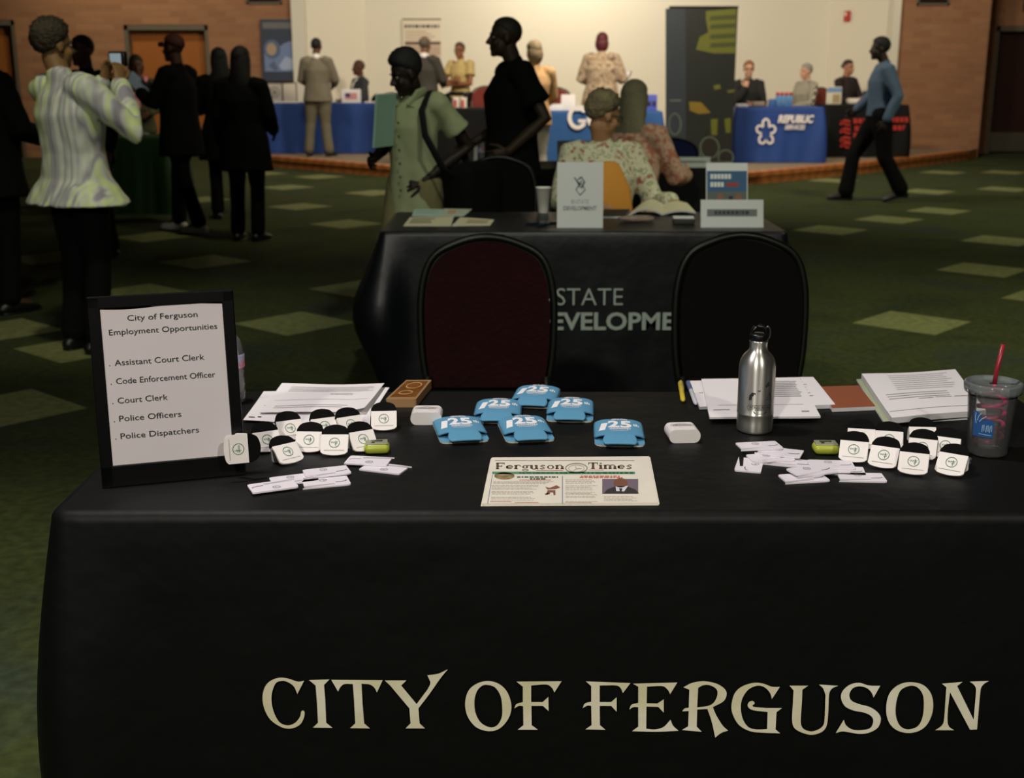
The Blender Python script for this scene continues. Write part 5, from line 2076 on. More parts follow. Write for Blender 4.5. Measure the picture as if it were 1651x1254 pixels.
# 10 boy in pale green shirt
b, H = put(664, 79, 6.8)
M_BOYS = mat('pale_green_shirt', (150, 158, 118), .85, var=.05)
r9, J9, hp9, _ = person('young person in pale green short-sleeved shirt walking past the second table', b, radians(150), H, (36, 26, 16), 'flattop', M_HAIRB, dict(mat=M_BOYS, hem=.26, flare=.02, e=.026, sleeve=.32, cuff=.016, name='shirt', wr=.014, ws=8), dict(mat=mat('khaki_trousers', (118, 112, 74), .85), e=.03, ankle=.03), M_SHOEB,
       pose=dict(elL=(-.30, -.16, 1.17), wrL=(-.12, .07, .97), hdL=(.8, .5, -.2), pnL=(.2, -.6, -.3), elR=(.25, -.08, 1.17), wrR=(.20, .14, 1.10), cuL=.8, cuR=.9, head=(.0, .07, 1.60),
                 anL=(-.10, -.22, .13), toL=(-.11, -.06, .05), knL=(-.10, -.02, .50), anR=(.10, .18, .085), toR=(.11, .34, .03), knR=(.1, .14, .5)), yaw=-34, pitch=18, voxel=.009, girth=.92)
# open collar and button placket of the shirt
s9 = H / 1.75
mb = MB()
nk = J9['neck']
for k in (-1, 1):
    mb.loft([nk + V((k * .075, -.02, .03)) * s9, nk + V((k * .070, .055, .012)) * s9, nk + V((k * .035, .118, -.055)) * s9, nk + V((k * .085, .105, -.075)) * s9], [(.026 * s9, .006), (.030 * s9, .006), (.022 * s9, .006), (.006, .005)], V((0, 0, 1)), 10)
mb.build('collar', M_BOYS, r9)
mb = MB()
ch9, pv = J9['chest'], J9['pelvis']
for i in range(6):
    q = ch9.lerp(pv, i / 4.2) + V((0, .152 * s9, .03 * s9))
    mb.ell(q, (.007, .004, .007), 0, 10, 6)
mb.build('buttons', mat('button_dark', (70, 74, 56), .5), r9)
# folder under his arm
fp = Py(621, 232, 6.62)
t = empty('folder', fp, radians(66), 'pale teal folder carried by the young person in the green shirt', 'folder')
mb = MB()
mb.box((0, 0, .12), (.20, .012, .27), 0, 0, Matrix.Rotation(.10, 3, 'X'))
mb.build('cover', mat('teal_folder', (150, 186, 166), .6), t)
mb = MB()
mb.box((0, .0, .122), (.19, .006, .273), 0, 0, Matrix.Rotation(.10, 3, 'X'))
mb.build('papers', M_PAPER, t)
# shoulder bag
t = empty('shoulder_bag', worldpt(r9, (0, 0, 0)), radians(150), 'black shoulder bag on the young person in the green shirt', 'bag')
s9 = H / 1.75
mb = MB()
mb.rbox((-.33 * s9, -.17 * s9, .84 * s9), (.16, .34, .42), .06, 0, 4)
mb.build('bag_body', M_BLKC, t)
mb = MB()
mb.loft([V(q) * s9 for q in [(-.30, -.17, 1.0), (-.20, -.19, 1.25), (-.14, -.12, 1.475), (-.135, .02, 1.50), (-.15, .13, 1.40), (-.20, .17, 1.25), (-.28, .10, 1.05), (-.31, -.02, .98)]], [(.022, .007)] * 8, None, 8)
mb.build('strap', M_BLKC2, t)
# 11 dark suit from behind
b, H = put(684, 59, 17.9, SH)
person('balding man in dark grey suit with white collar, seen from behind', b, radians(-25), H, (126, 90, 66), 'bald_fringe', mat('hair_greyish', (96, 88, 76), .7), dict(mat=mat('dark_suit', (62, 58, 50), .8), hem=.14, e=.028, shirtmat=M_WHITE), dict(mat=mat('dark_suit', (62, 58, 50), .8), e=.02), M_SHOEB,
       pose=dict(elR=(.27, .04, 1.14), wrR=(.16, .26, 1.08), elL=(-.26, .04, 1.14), wrL=(-.12, .26, 1.08)), girth=1.1)
# 12 deputy
b, H = put(742, 69, 18.7, SH)
r11, J11, hp11, _ = person('woman in tan uniform shirt with folded arms by the wall', b, radians(148), H, (150, 98, 70), 'bun', mat('hair_brown', (70, 46, 30), .6), dict(mat=mat('tan_uniform', (196, 172, 112), .8), sleeve=.30, cuff=.016, hem=.04, e=.022, name='uniform_shirt'), dict(mat=mat('brown_trousers', (62, 52, 36), .8)), M_SHOEB,
       pose=dict(elR=(.25, .10, 1.15), wrR=(-.03, .26, 1.17), elL=(-.25, .10, 1.13), wrL=(.03, .24, 1.12), hdR=(-1, .1, .3), hdL=(1, .1, -.1), pnR=(0, -1, 0), pnL=(0, -1, 0)), yaw=10, female=True, glasses=True)
mb = MB()
P = J11['pelvis']
mb.loft([(P.x + .182 * cos(a), P.y + .142 * sin(a), P.z + .03) for a in [2 * pi * k / 24 for k in range(24)]], [(.012, .026)] * 24, None, 8, 0, True)
for a in (.2, .7, 2.5, 3.0):
    mb.rbox((P.x + .20 * cos(a), P.y + .16 * sin(a), P.z - .02), (.06, .05, .11), .012)
mb.build('duty_belt', M_BLACKP, r11)
# 13 man in black tee
b, H = put(826, 29, 7.75)
person('tall man in black t-shirt standing in profile facing left', b, radians(104), H, (52, 40, 24), 'bald', mat('shaved_hair', (34, 28, 17), .7), dict(mat=mat('black_tee', (13, 14, 13), .95, 0, .08), sleeve=.34, cuff=.014, hem=.16, e=.032, name='t_shirt'), dict(mat=mat('blue_jeans', (40, 54, 70), .85)), M_SHOEB,
       pose=dict(elL=(-.26, -.14, 1.16), wrL=(-.22, .08, .965), hdL=(.25, .9, -.3), elR=(.26, -.08, 1.15), wrR=(.2, .2, 1.0), cuL=.5, head=(0, .05, 1.632)), yaw=-6, pitch=0, girth=1.12, voxel=.009)
# 14 woman behind him
b, H = put(862, 67, 14.0)
person('grey-haired woman in peach top behind the tall man in black', b, radians(25), H, (196, 146, 110), 'bob', mat('hair_taupe', (150, 130, 100), .7), dict(mat=mat('peach_top', (208, 166, 116), .8), hem=.12, e=.024, name='blouse'), dict(mat=mat('pale_trousers', (196, 186, 176), .8)), mat('red_shoe', (150, 50, 30), .5),
       pose=dict(elR=(.27, .06, 1.14), wrR=(.2, .26, 1.02)), female=True, girth=1.05)
# 15 red-haired woman
b, H = put(971, 54, 17.45, SH)
r14, J14, _, _ = person('woman with dark red hair in patterned blouse holding a clipboard, seen from behind', b, radians(-14), H, (214, 168, 140), 'bob', mat('hair_red', (92, 30, 36), .6), dict(mat=ramp_mat('patterned_blouse', 'noise', 14, [(.35, (130, 104, 82)), (.5, (200, 178, 148)), (.62, (168, 140, 112))], .85), hem=.16, e=.034, flare=.025, name='blouse', wr=.01), dict(mat=M_BLKC2), M_SHOEB,
       pose=dict(elR=(.30, .03, 1.14), wrR=(.22, .24, 1.14), elL=(-.30, .03, 1.14), wrL=(-.18, .24, 1.1)), female=True, girth=1.22)
t = empty('clipboard', worldpt(r14, J14['wrR'] + V((-.02, .10, .02))), radians(-14), 'clipboard held by the red-haired woman', 'clipboard')
mb = MB()
mb.box((.02, .05, .03), (.24, .32, .008), 0, 0, Matrix.Rotation(radians(18), 3, 'X'))
mb.build('board', mat('clip_brown', (92, 70, 50), .6), t)
mb = MB()
mb.box((.02, .045, .036), (.21, .28, .003), 0, 0, Matrix.Rotation(radians(18), 3, 'X'))
mb.build('sheet', M_PAPER, t)
# 16 elderly woman behind table two
b, H = put(972, 166, 6.78)
M_FLOR = ramp_mat('floral_jacket', 'noise', 26, [(.36, (150, 90, 70)), (.42, (196, 192, 160)), (.56, (206, 204, 178)), (.60, (120, 130, 70)), (.66, (200, 196, 168))], .85)
r15, J15, hp15, _ = person('elderly woman in floral jacket and orange top seated behind the second table', V((b.x, b.y, 0)), radians(194), 1.62, (176, 132, 96), 'puff', mat('hair_greybrown', (112, 102, 72), .7, bump=.9, bscale=50, var=.4, vscale=12), dict(mat=M_FLOR, hem=.05, e=.030, name='jacket', wr=.008), dict(mat=M_BLKC2), M_SHOEB,
       seated=True, seat_z=.47, pose=dict(elL=(-.30, .10, 1.13), wrL=(-.30, .34, 1.165), hdL=(-.35, .9, -.05), pnL=(0, 0, -1), elR=(.28, .10, 1.15), wrR=(.14, .32, 1.165), hdR=(-.3, .9, -.05), pnR=(0, 0, -1), cuL=.3), yaw=100, pitch=14, glasses=True, female=True, girth=1.12, voxel=.009)
mb = MB()
ch = J15['chest']
mb.loft([ch + V((0, .115, .06)), ch + V((0, .158, -.05)), ch + V((0, .172, -.16)), ch + V((0, .172, -.26))], [(.06, .03), (.105, .035), (.118, .035), (.115, .03)], V((1, 0, 0)), 20)
mb.build('top', mat('orange_top', (206, 140, 50), .8), r15)
# 17 long grey hair woman behind her
b, H = put(1022, 152, 8.05)
person('woman with long grey hair seated beyond the elderly woman', V((b.x, b.y, 0)), radians(-35), 1.70, LTSK, 'long', mat('hair_ashgrey', (128, 124, 94), .7, bump=.5, bscale=80), dict(mat=ramp_mat('pink_print', 'noise', 24, [(.4, (176, 112, 86)), (.55, (208, 176, 150)), (.65, (190, 140, 116))], .85), hem=.06, e=.03, name='blouse'), dict(mat=M_BLKC2), M_SHOEB, seated=True, seat_z=.48,
       pose=dict(elR=(.27, .12, 1.14), wrR=(.22, .34, 1.14)), female=True, girth=1.05)
# 18 woman with hand on chin
b, H = put(1207, 112, 18.95, SH)
person('woman with glasses and hand on chin seated behind the blue recycling table', V((b.x, b.y, SH)), radians(175), 1.70, LTSK, 'short', mat('hair_auburn', (140, 92, 56), .6), dict(mat=mat('black_cardigan', (30, 32, 28), .85), hem=.05, e=.024, name='cardigan'), dict(mat=M_BLKC2), M_SHOEB, seated=True, seat_z=.50,
       pose=dict(elR=(.20, .22, 1.10), wrR=(.05, .20, 1.36), hdR=(-.1, -.1, 1), pnR=(0, -1, 0), cuR=1.0, elL=(-.24, .1, 1.12), wrL=(-.05, .3, 1.10)), glasses=True, female=True)
# 19 grey-haired woman in striped blouse
b, H = put(1301, 119, 19.6, SH)
person('short grey-haired woman in black and white striped blouse seated at the blue table', V((b.x, b.y, SH)), radians(115), 1.68, LTSK, 'short', mat('hair_silver', (156, 152, 142), .6, bump=.4, bscale=90), dict(mat=ramp_mat('bw_stripes', 'wave', 14, [(.42, (60, 56, 50)), (.58, (206, 198, 178))], .85, (1, .2, 1.0), dist=.8), hem=.05, e=.026, name='blouse'), dict(mat=M_BLKC2), M_SHOEB, seated=True, seat_z=.47, female=True, girth=1.1,
       pose=dict(elR=(.27, .08, 1.14), wrR=(.16, .28, 1.10), elL=(-.26, .1, 1.14), wrL=(-.14, .3, 1.1)))
# 20 woman in black by the corner
b, H = put(1366, 112, 20.0, SH)
person('dark-haired woman in black blouse seated behind the black table with red marks', V((b.x, b.y, SH)), radians(215), 1.70, (180, 126, 100), 'bun', mat('hair_dk', (48, 32, 24), .6), dict(mat=mat('black_print', (40, 30, 28), .85, var=.5, vscale=40), hem=.05, e=.025, name='blouse'), dict(mat=M_BLKC2), M_SHOEB, seated=True, seat_z=.52, female=True,
       pose=dict(elR=(.25, .1, 1.14), wrR=(.12, .3, 1.12), elL=(-.25, .1, 1.14), wrL=(-.12, .3, 1.12)))
# 21 walking man
b, H = put(1428, 61, 13.8)
person('man in blue dress shirt and black trousers walking left at right', b, radians(86), H, (46, 34, 26), 'short', M_HAIRB, dict(mat=mat('blue_shirt', (72, 94, 118), .8), hem=.03, e=.026, name='shirt', wr=.008), dict(mat=M_BLKC, e=.03, ankle=.024), M_SHOEB,
       pose=dict(anR=(.08, .30, .085), toR=(.09, .46, .035), knR=(.09, .24, .50), anL=(-.08, -.27, .13), toL=(-.08, -.12, .035), knL=(-.09, -.06, .49), elL=(-.25, -.12, 1.14), wrL=(-.24, -.02, .89), elR=(.24, .06, 1.14), wrR=(.22, .22, .98), head=(0, .055, 1.632)), yaw=5)

# ------------------------------------------------------------------ banquet chairs
def banquet_chair(loc, rz, label, fab, frame, w=.42, top=.96, group=None):
    t = empty('banquet_chair', loc, rz, label, 'chair', group)
    hw = w / 2
    # backrest stands at local y = 0, seat toward +y (the sitter faces +y)
    shape = smooth_outline([(-hw * .92, .50), (hw * .92, .50), (hw, .62, 1), (hw, top - .17, 1), (hw * .84, top - .065, 1), (hw * .45, top - .018, 1), (0, top, 1), (-hw * .45, top - .018, 1), (-hw * .84, top - .065, 1), (-hw, top - .17, 1), (-hw, .62, 1)], 5)
    Mx = Matrix.Rotation(radians(5), 4, 'X') @ Matrix.Rotation(pi / 2, 4, 'X')
    mb = MB()
    ins = [(x * .93, .50 + (y - .50) * .965 + .003) for x, y in shape]
    mb.prism(ins, -.030, .022, 0, Mx)
    mb.build('backrest', fab, t, .012)
    mb = MB()
    ring = [Mx @ V((x, y, 0)) for x, y in shape]
    mb.tube(ring, .0115, 8, 0, True)
    mb.build('back_frame', frame, t)
    mb = MB()
    mb.rbox((0, .24, .445), (w * .97, .42, .075), .03, 0, 4)
    mb.build('seat', fab, t)
    mb = MB()
    mb.tube([(-hw * .9, .05, .40), (hw * .9, .05, .40), (hw * .9, .42, .40), (-hw * .9, .42, .40)], .011, 8, 0, True)
    mb.build('seat_frame', frame, t)
    for sx in (-1, 1):
        mb = MB()
        mb.tube([(sx * hw * .9, -.005, .54), (sx * hw * .9, .03, .40), (sx * hw * .95, -.04, .002)], .0125, 8)
        mb.build('leg', frame, t)
        mb = MB()
        mb.tube([(sx * hw * .9, .41, .41), (sx * hw * .95, .44, .002)], .0125, 8)
        mb.build('leg', frame, t)
    return t


M_REDF = mat('red_fabric', (32, 6, 7), .9, 0, .15, .3, 60, .2, 14)
M_DARKF = mat('dark_fabric', (14, 13, 12), .95, 0, .1)
M_FRAME = mat('chair_frame', (20, 23, 15), .4, .4)
p = Py(785, 500, 3.6)
ct = Py(785, 386, 3.6).z
banquet_chair((p.x, 3.6, 0), pi, 'banquet chair with dark red upholstery between the first two tables', M_REDF, M_FRAME, .395, ct)
p = Py(1200, 500, 3.6)
banquet_chair((p.x, 3.6, 0), pi, 'black banquet chair right of the cloth lettering', M_DARKF, M_FRAME, .385, Py(1200, 383, 3.6).z)
p = Py(803, 300, 7.0)
banquet_chair((p.x, 7.0, 0), pi, 'empty black chair behind the second table left of the foam cup', M_DARKF, M_FRAME, .42, Py(803, 254, 7.0).z)
p = Py(1088, 240, 10.4)
banquet_chair((p.x, 10.4, 0), pi, 'dark blue chair in front of the tall dark banner', mat('blue_fabric', (28, 40, 96), .8), M_FRAME, .42, Py(1088, 224, 10.4).z)
M_CHRED = mat('chair_red', (120, 40, 28), .8)
for px, y, lab in ((783, 18.15, 'red chair behind the black stage table'), (896, 17.15, 'dark red chair behind the blue stage table by the white carton')):
    p = Py(px, 160, y)
    banquet_chair((p.x, y, SH), pi, lab, M_CHRED, M_FRAME, .42, 1.02)
chl = ['chair under the seated bald man in the dark suit', 'chair under the elderly woman in the floral jacket', 'chair under the woman with long grey hair', 'chair under the woman with hand on chin',
       'dark red chair under the woman in the striped blouse', 'chair under the woman in the black blouse']
for (r, rz, sz), lab, tp in zip(SEATED, chl, (.86, .84, .82, .86, .98, .86)):
    q = r.location + Matrix.Rotation(rz, 3, 'Z') @ V((0, -.215, 0))
    banquet_chair(q, rz, lab, M_CHRED if 'red' in lab else M_DARKF, M_FRAME, .42, tp, None)

# ------------------------------------------------------------------ second table
fl, fr_ = Pz(613, 371, TZ), Pz(1272, 377, TZ)
SY0 = 5.34
sx0, sx1 = Py(610, 371, SY0).x, Py(1273, 371, SY0).x
M_NAVY = cloth_mat('navy_cloth', (10, 13, 18), .42, .5, 0, .25, 6)
cxm = (sx0 + sx1) / 2
second = drape('tablecloth', sx0, sx1, SY0, SY0 + .77, TZ, 0, M_NAVY, 'dark navy tablecloth lettered STATE DEVELOPMENT on the second table', .012, .004, nw=7,
               bulge=lambda x, y, t: (.085 * math.exp(-((t - .45) / .28) ** 2) * max(0, 1 - (x + (sx1 - sx0) / 2) / .12) - .10 * max(0, t - .6) * max(0, 1 - (x + (sx1 - sx0) / 2) / .12)) if x < -(sx1 - sx0) / 2 + .13 else 0)
sc0 = second.location.copy()
M_LETG = mat('pale_lettering', (176, 190, 178), .6)


def on2(px0, px1, pyb, pyt, s, bold, left=None):
    y = SY0 - .026
    a, bb, tp = Py(px0, pyb, y), Py(px1, pyb, y), Py(px0, pyt, y)
    mb = MB()
    cap = tp.z - a.z
    mb.text(s, cap, lambda u, v: (a.x + u - sc0.x, y - sc0.y, a.z + v), 0, bold, 1, 'LEFT', bb.x - a.x)
    mb.build('lettering', M_LETG, second)


on2(854, 1004, 492, 463, 'BI-STATE', -0.008)
on2(858, 1146, 531, 503, 'DEVELOPMENT', 0.035)


def stand_sign(name, label, x0, x1, yb, yt, depth_y, z=TZ, th=.004, m=M_PAPER, lean=8, cat='sign', content=None, acrylic=False, group=None):
    """upright sign: px x0..x1, bottom yb, top yt at depth depth_y"""
    a, bb = Py(x0, yb, depth_y), Py(x1, yb, depth_y)
    hgt = Py(x0, yt, depth_y).z - z
    w = bb.x - a.x
    t = empty(name, ((a.x + bb.x) / 2, depth_y, z + .0006), 0, label, cat, group)
    Mr = Matrix.Rotation(-radians(lean), 4, 'X')
    mb = MB()
    mb.box((0, 0, hgt / 2), (w, th, hgt))
    mb.v = [Mr @ p for p in mb.v]
    mb.build('panel', m, t)
    mb = MB()
    fy = sin(radians(lean)) * hgt * .85 + th
    mb.add([(-w * .3, fy, hgt * .82), (w * .3, fy, hgt * .82), (w * .3, fy + hgt * .35, 0.0), (-w * .3, fy + hgt * .35, 0.0), (-w * .3, fy + .003, hgt * .83), (w * .3, fy + .003, hgt * .83), (w * .3, fy + hgt * .35 + .004, 0.0), (-w * .3, fy + hgt * .35 + .004, 0.0)],
           [(0, 1, 2, 3), (7, 6, 5, 4), (0, 4, 5, 1), (1, 5, 6, 2), (2, 6, 7, 3), (3, 7, 4, 0)])
    mb.build('back_flap', m, t)
    F = lambda u, v, k=1: Mr @ V((u * w, -th / 2 - .0004 * k, v * hgt))
    if content:
        content(t, F, w, hgt)
    return t


M_SIGNW = mat('sign_white', (226, 230, 226), .6)
M_TEALINK = mat('teal_ink', (52, 82, 92), .7)
M_PALEINK = mat('pale_ink', (150, 158, 158), .7)


def bistate(t, F, w, h):
    mb = MB()
    # twin interlocked outline diamonds
    k = w / h
    f = lambda x, y: F(x, y)
    stroke(mb, [(-.13, .77), (.0, .66), (.09, .70), (.02, .78)], .022, f)
    stroke(mb, [(-.05, .735), (.02, .775)], .022, f)
    stroke(mb, [(.02, .775), (.10, .70), (.03, .60)], .022, f)
    stroke(mb, [(-.10, .745), (.0, .62), (.06, .655)], .022, f)
    stroke(mb, [(.03, .725), (-.09, .58), (.0, .50), (.11, .585), (.04, .66)], .022, f)
    mb.build('emblem', M_TEALINK, t)
    mb = MB()
    mb.text('BI-STATE', 1, lambda x, y: F(x, .37 + y), 0, .0, 1, 'CENTER', .38, 0, .065)
    mb.build('line_one', M_PALEINK, t)
    mb = MB()
    mb.text('DEVELOPMENT', 1, lambda x, y: F(x, .27 + y), 0, .03, 1, 'CENTER', .72, 0, .065)
    mb.build('line_two', mat('grey_teal_ink', (112, 124, 128), .7), t)


stand_sign('table_sign', 'white standing sign with diamond emblem on the second table', 898, 972, 357, 262, SY0 + .13, TZ, .004, M_SIGNW, 6, 'sign', bistate)


def nameplate(t, F, w, h):
    mb = MB()
    bar(mb, -.40, .40, .40, .66, F)
    mb.build('name_band', mat('name_grey', (120, 128, 124), .7), t)
    mb = MB()
    random.seed(5)
    x = -.28
    while x < .27:
        ww = random.uniform(.02, .06)
        bar(mb, x, .47, min(.28, x + ww), .60, lambda a, b: F(a, b, 2))
        x += ww + .015
    mb.build('name_print', mat('name_dark', (60, 66, 62), .7), t)


stand_sign('tent_card', 'white tent card with grey name band on the second table', 1130, 1231, 359, 322, SY0 + .14, TZ, .003, M_SIGNW, 14, 'tent card', nameplate)


def brochure(t, F, w, h):
    mb = MB()
    bar(mb, -.48, .50, .48, .86, F)
    mb.build('blue_band', mat('brochure_blue', (52, 96, 136), .6), t)
    mb = MB()
    for (a, b, y) in ((-.40, .10, .76), (-.40, -.08, .62)):
        x = a
        while x < b:
            bar(mb, x, y - .04, min(b, x + .07), y + .045, lambda p_, q_: F(p_, q_, 2))
            x += .085
    mb.build('headline', M_SIGNW, t)
    mb = MB()
    bar(mb, -.02, .58, .28, .66, lambda p_, q_: F(p_, q_, 2))
    mb.build('red_print', mat('broch_red', (150, 66, 60), .6), t)
    mb = MB()
    bar(mb, -.48, .02, .48, .50, F, 0)
    f2 = lambda p_, q_: F(p_, q_, 2)
    f3 = lambda p_, q_: F(p_, q_, 3)
    mb.poly([(-.25, .02), (-.05, .30), (.02, .02)], [], 1, f2)
    mb.poly([(.05, .02), (.12, .36), (.30, .28), (.46, .02)], [], 1, f2)
    mb.poly([(.0, .02), (.05, .42), (.14, .42), (.12, .02)], [], 2, f3)
    mb.poly(ring_pts(-.16, .38, .08, .09, 14), [], 3, f3)
    mb.poly([(-.36, .10), (-.22, .30), (-.18, .12)], [], 4, f3)
    mb.poly(ring_pts(.28, .38, .08, .09, 14), [], 3, f3)
    mb.build('photo', [mat('b_grey', (96, 104, 100), .7), mat('b_blue', (150, 182, 214), .7), mat('b_dark', (34, 40, 50), .7), mat('b_skin', (140, 100, 76), .7), mat('b_white', (220, 222, 218), .7)], t)


stand_sign('brochure_stand', 'brochure with blue band in a clear holder on the second table', 1139, 1206, 338, 262, SY0 + .42, TZ, .006, M_SIGNW, 14, 'brochure', brochure)

# foam cup
p = Py(876, 344, SY0 + .40)
p = Pz(876, 343, TZ)
t = empty('foam_cup', p + V((0, 0, .0006)), 0, 'white foam cup left of the emblem sign on the second table', 'cup')
hh = Py(876, 302, p.y).z - TZ
mb = MB()
mb.lathe([(.024, 0), (.0245, .002), (.036, hh - .004), (.0385, hh - .003), (.0385, hh), (.0345, hh), (.023, .006), (.0005, .006)], 32, cap=False)
mb.build('cup_wall', mat('foam_white', (232, 232, 220), .7), t)


def flat2(name, label, q, z=TZ + .001, m=None, thick=.002, cat='paper', lines=None, amp=0, curl=None, ink=None, group=None):
    return paper(name, label, q, z, amp, 0, thick, group, lines, curl, m, cat, ink)


M_CREAMP = mat('cream_paper', (214, 206, 170), .75)
M_TEALP = mat('pale_teal_paper', (176, 204, 186), .75)
flat2('leaflet', 'pale teal leaflet at the back left corner of the second table', [(668, 337), (716, 337), (712, 348), (664, 348)], TZ + .001, M_TEALP, .002, 'leaflet', para(.1, .9, [.7, .4], .05))
flat2('leaflet', 'leaflet with tan corner beside the pale teal one on the second table', [(716, 336), (761, 337), (748, 348), (712, 348)], TZ + .001, mat('teal_tan_paper', (190, 196, 172), .7), .002, 'leaflet', [(.2, .5, .3, .5)], ink=mat('tan_print', (206, 160, 120), .7))
flat2('leaflet', 'front left cream leaflet with dark print on the second table', [(661, 350), (732, 349), (727, 364), (650, 364)], TZ + .001, M_CREAMP, .002, 'leaflet', para(.08, .6, [.72, .5, .3], .1, .3), ink=mat('leaf_print', (110, 112, 86), .7))
flat2('leaflet', 'front cream leaflet fanned to the right on the second table', [(742, 350), (797, 354), (790, 363), (728, 364)], TZ + .001, M_CREAMP, .002, 'leaflet', para(.3, .9, [.6, .35], .12, .1), ink=mat('leaf_brown', (150, 110, 80), .7))
# open book
bq = [(1030, 331), (1108, 327), (1122, 342), (1012, 347)]
flat2('open_book', 'open booklet with arched cream pages in front of the elderly woman', bq, TZ + .001, M_CREAMP, .008, 'book', curl=lambda a, b: .028 * abs(sin(pi * min(1, a * 1.0) * 2)) * (1 if a < .5 else .45), lines=None)
flat2('open_notebook', 'dark notebook lying left of the open booklet', [(975, 337), (1016, 337), (1008, 349), (965, 349)], TZ + .001, mat('notebook_dark', (22, 26, 24), .6), .008, 'notebook')
# candy bag
p = Pz(1027, 359, TZ)
mb = MB()
mb.ell((0, .03, .014), (.085, .045, .014), 0, 24, 14, lambda d: 1 + .22 * noise.noise(d * 3.4) + .12 * noise.noise(d * 8))
o = mb.build('candy_bag', clear_mat('candy_wrap', (.9, .86, .84), .12, 1.5, 1, .45, (200, 176, 160)))
o.location = p + V((0, 0, .002))
tag(o, 'crumpled clear bag of sweets in front of the open booklet', 'bag')
# card box
p = Pz(1103, 362, TZ)
t = empty('card_box', p + V((0, 0, .0006)), radians(-4), 'small white box of cards with dark edge left of the tent card', 'box')
mb = MB()
mb.rbox((0, .04, .0125), (.095, .075, .025), .003)
mb.build('box', mat('cardbox', (50, 54, 46), .6), t)
mb = MB()
mb.rbox((-.002, .04, .027), (.094, .072, .006), .002)
mb.build('cards', M_SIGNW, t)
for i, (px, py, yw) in enumerate([(862, 362, 40), (876, 364, 65), (890, 361, 20), (919, 361, 70), (929, 360, 60)]):
    p = Pz(px, py, TZ)
    t = empty('pen', p + V((0, 0, .0056)), radians(yw), 'silver-tipped dark pen in front of the %s on the second table' % ('foam cup' if px < 900 else 'emblem sign'), 'pen', 'pens on the second table ' + ('by the cup' if px < 900 else 'by the sign'))
    mb = MB()
    mb.loft([(-.06, 0, 0), (-.054, 0, 0), (.03, 0, 0)], [.002, .005, .005], None, 10)
    mb.build('barrel', mat('pen_dark', (30, 36, 50), .3), t)
    mb = MB()
    mb.loft([(.03, 0, 0), (.062, 0, 0)], [.0053, .005], None, 10)
    mb.box((.045, 0, .006), (.03, .003, .0015))
    mb.build('cap', mat('pen_silver', (190, 196, 200), .2, .8), t)

# ------------------------------------------------------------------ third table
T3 = 8.75
x0, x1 = Py(706, 280, T3).x, Py(1150, 280, T3).x
drape('tablecloth', x0, x1, T3, T3 + .76, TZ, 0, mat('black_cloth_far', (18, 18, 18), .8, 0, .2), 'plain black tablecloth on the third table behind the elderly woman', .02, .006)
M_TINT = mat('card_tint', (196, 206, 198), .7)
stand_sign('tent_card', 'pale tent card with grey line on the third table', 1083, 1145, 279, 253, T3 + .1, TZ, .003, M_TINT, 14, 'tent card',
           lambda t, F, w, h: (lambda mb: (bar(mb, -.30, .45, .38, .62, F), mb.build('name_band', mat('name_grey', (120, 128, 124), .7), t)))(MB()))
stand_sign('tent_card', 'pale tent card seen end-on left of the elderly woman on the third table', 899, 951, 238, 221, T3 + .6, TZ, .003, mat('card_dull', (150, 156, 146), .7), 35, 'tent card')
p = Pz(777, 262, TZ)
water_bottle(V((Py(777, 240, T3 + .35).x, T3 + .35, TZ + .0006)), 'clear water bottle standing on the third table left of the tall man in black', 1.0)
stand_sign('flyer_holder', 'narrow white flyer upright beside the far water bottle', 764, 770, 262, 233, T3 + .25, TZ, .003, M_SIGNW, 8, 'flyer')
# small things among which only shapes can be read
p = Py(1058, 262, T3 + .2)
mb = MB()
mb.ell((0, 0, .035), (.09, .06, .035), 0, 20, 12, lambda d: 1 + .3 * noise.noise(d * 4))
o = mb.build('snack_bag', ramp_mat('snack_bag', 'noise', 30, [(.4, (40, 42, 30)), (.6, (150, 144, 120))], .4))
o.location = (p.x, T3 + .2, TZ + .006)
tag(o, 'crumpled dark snack bag on the third table beside the tent card', 'bag')
p = Py(930, 300, T3 - .1)

# ------------------------------------------------------------------ stage tables
M_BLUEC = cloth_mat('blue_cloth', (40, 70, 138), .6, .3, 0, .3, 5)
M_BLUEC2 = cloth_mat('blue_cloth_print', (44, 88, 146), .6, .3, 0, .2, 5)
TS = SH + .75


def stage_table(px0, px1, y, m, label, nm='tablecloth'):
    x0, x1 = Py(px0, 180, y).x, Py(px1, 180, y).x
    return drape(nm, x0, x1, y, y + .75, TS, SH + .005, m, label, .03, .012, nw=5)


YA = 19.35
stage_table(420, 611, YA, M_BLUEC, 'royal blue tablecloth on the left stage table behind the grey-suited man')
YK = 16.85
xk0 = -1.40
kt = drape('tablecloth', xk0, .1, YK, YK + .75, TS, SH + .005, mat('black_cloth_far', (18, 18, 18), .8), 'black tablecloth on the stage table behind the young person in green', .03, .012, nw=5)
YG = 15.85
xg1 = Py(1069, 180, YG).x
gt = drape('tablecloth', xg1 - 1.83, xg1, YG, YG + .75, TS, SH + .005, M_BLUEC2, 'blue tablecloth with big white letters behind the elderly woman', .03, .006, nw=5)
g0 = gt.location.copy()
mb = MB()
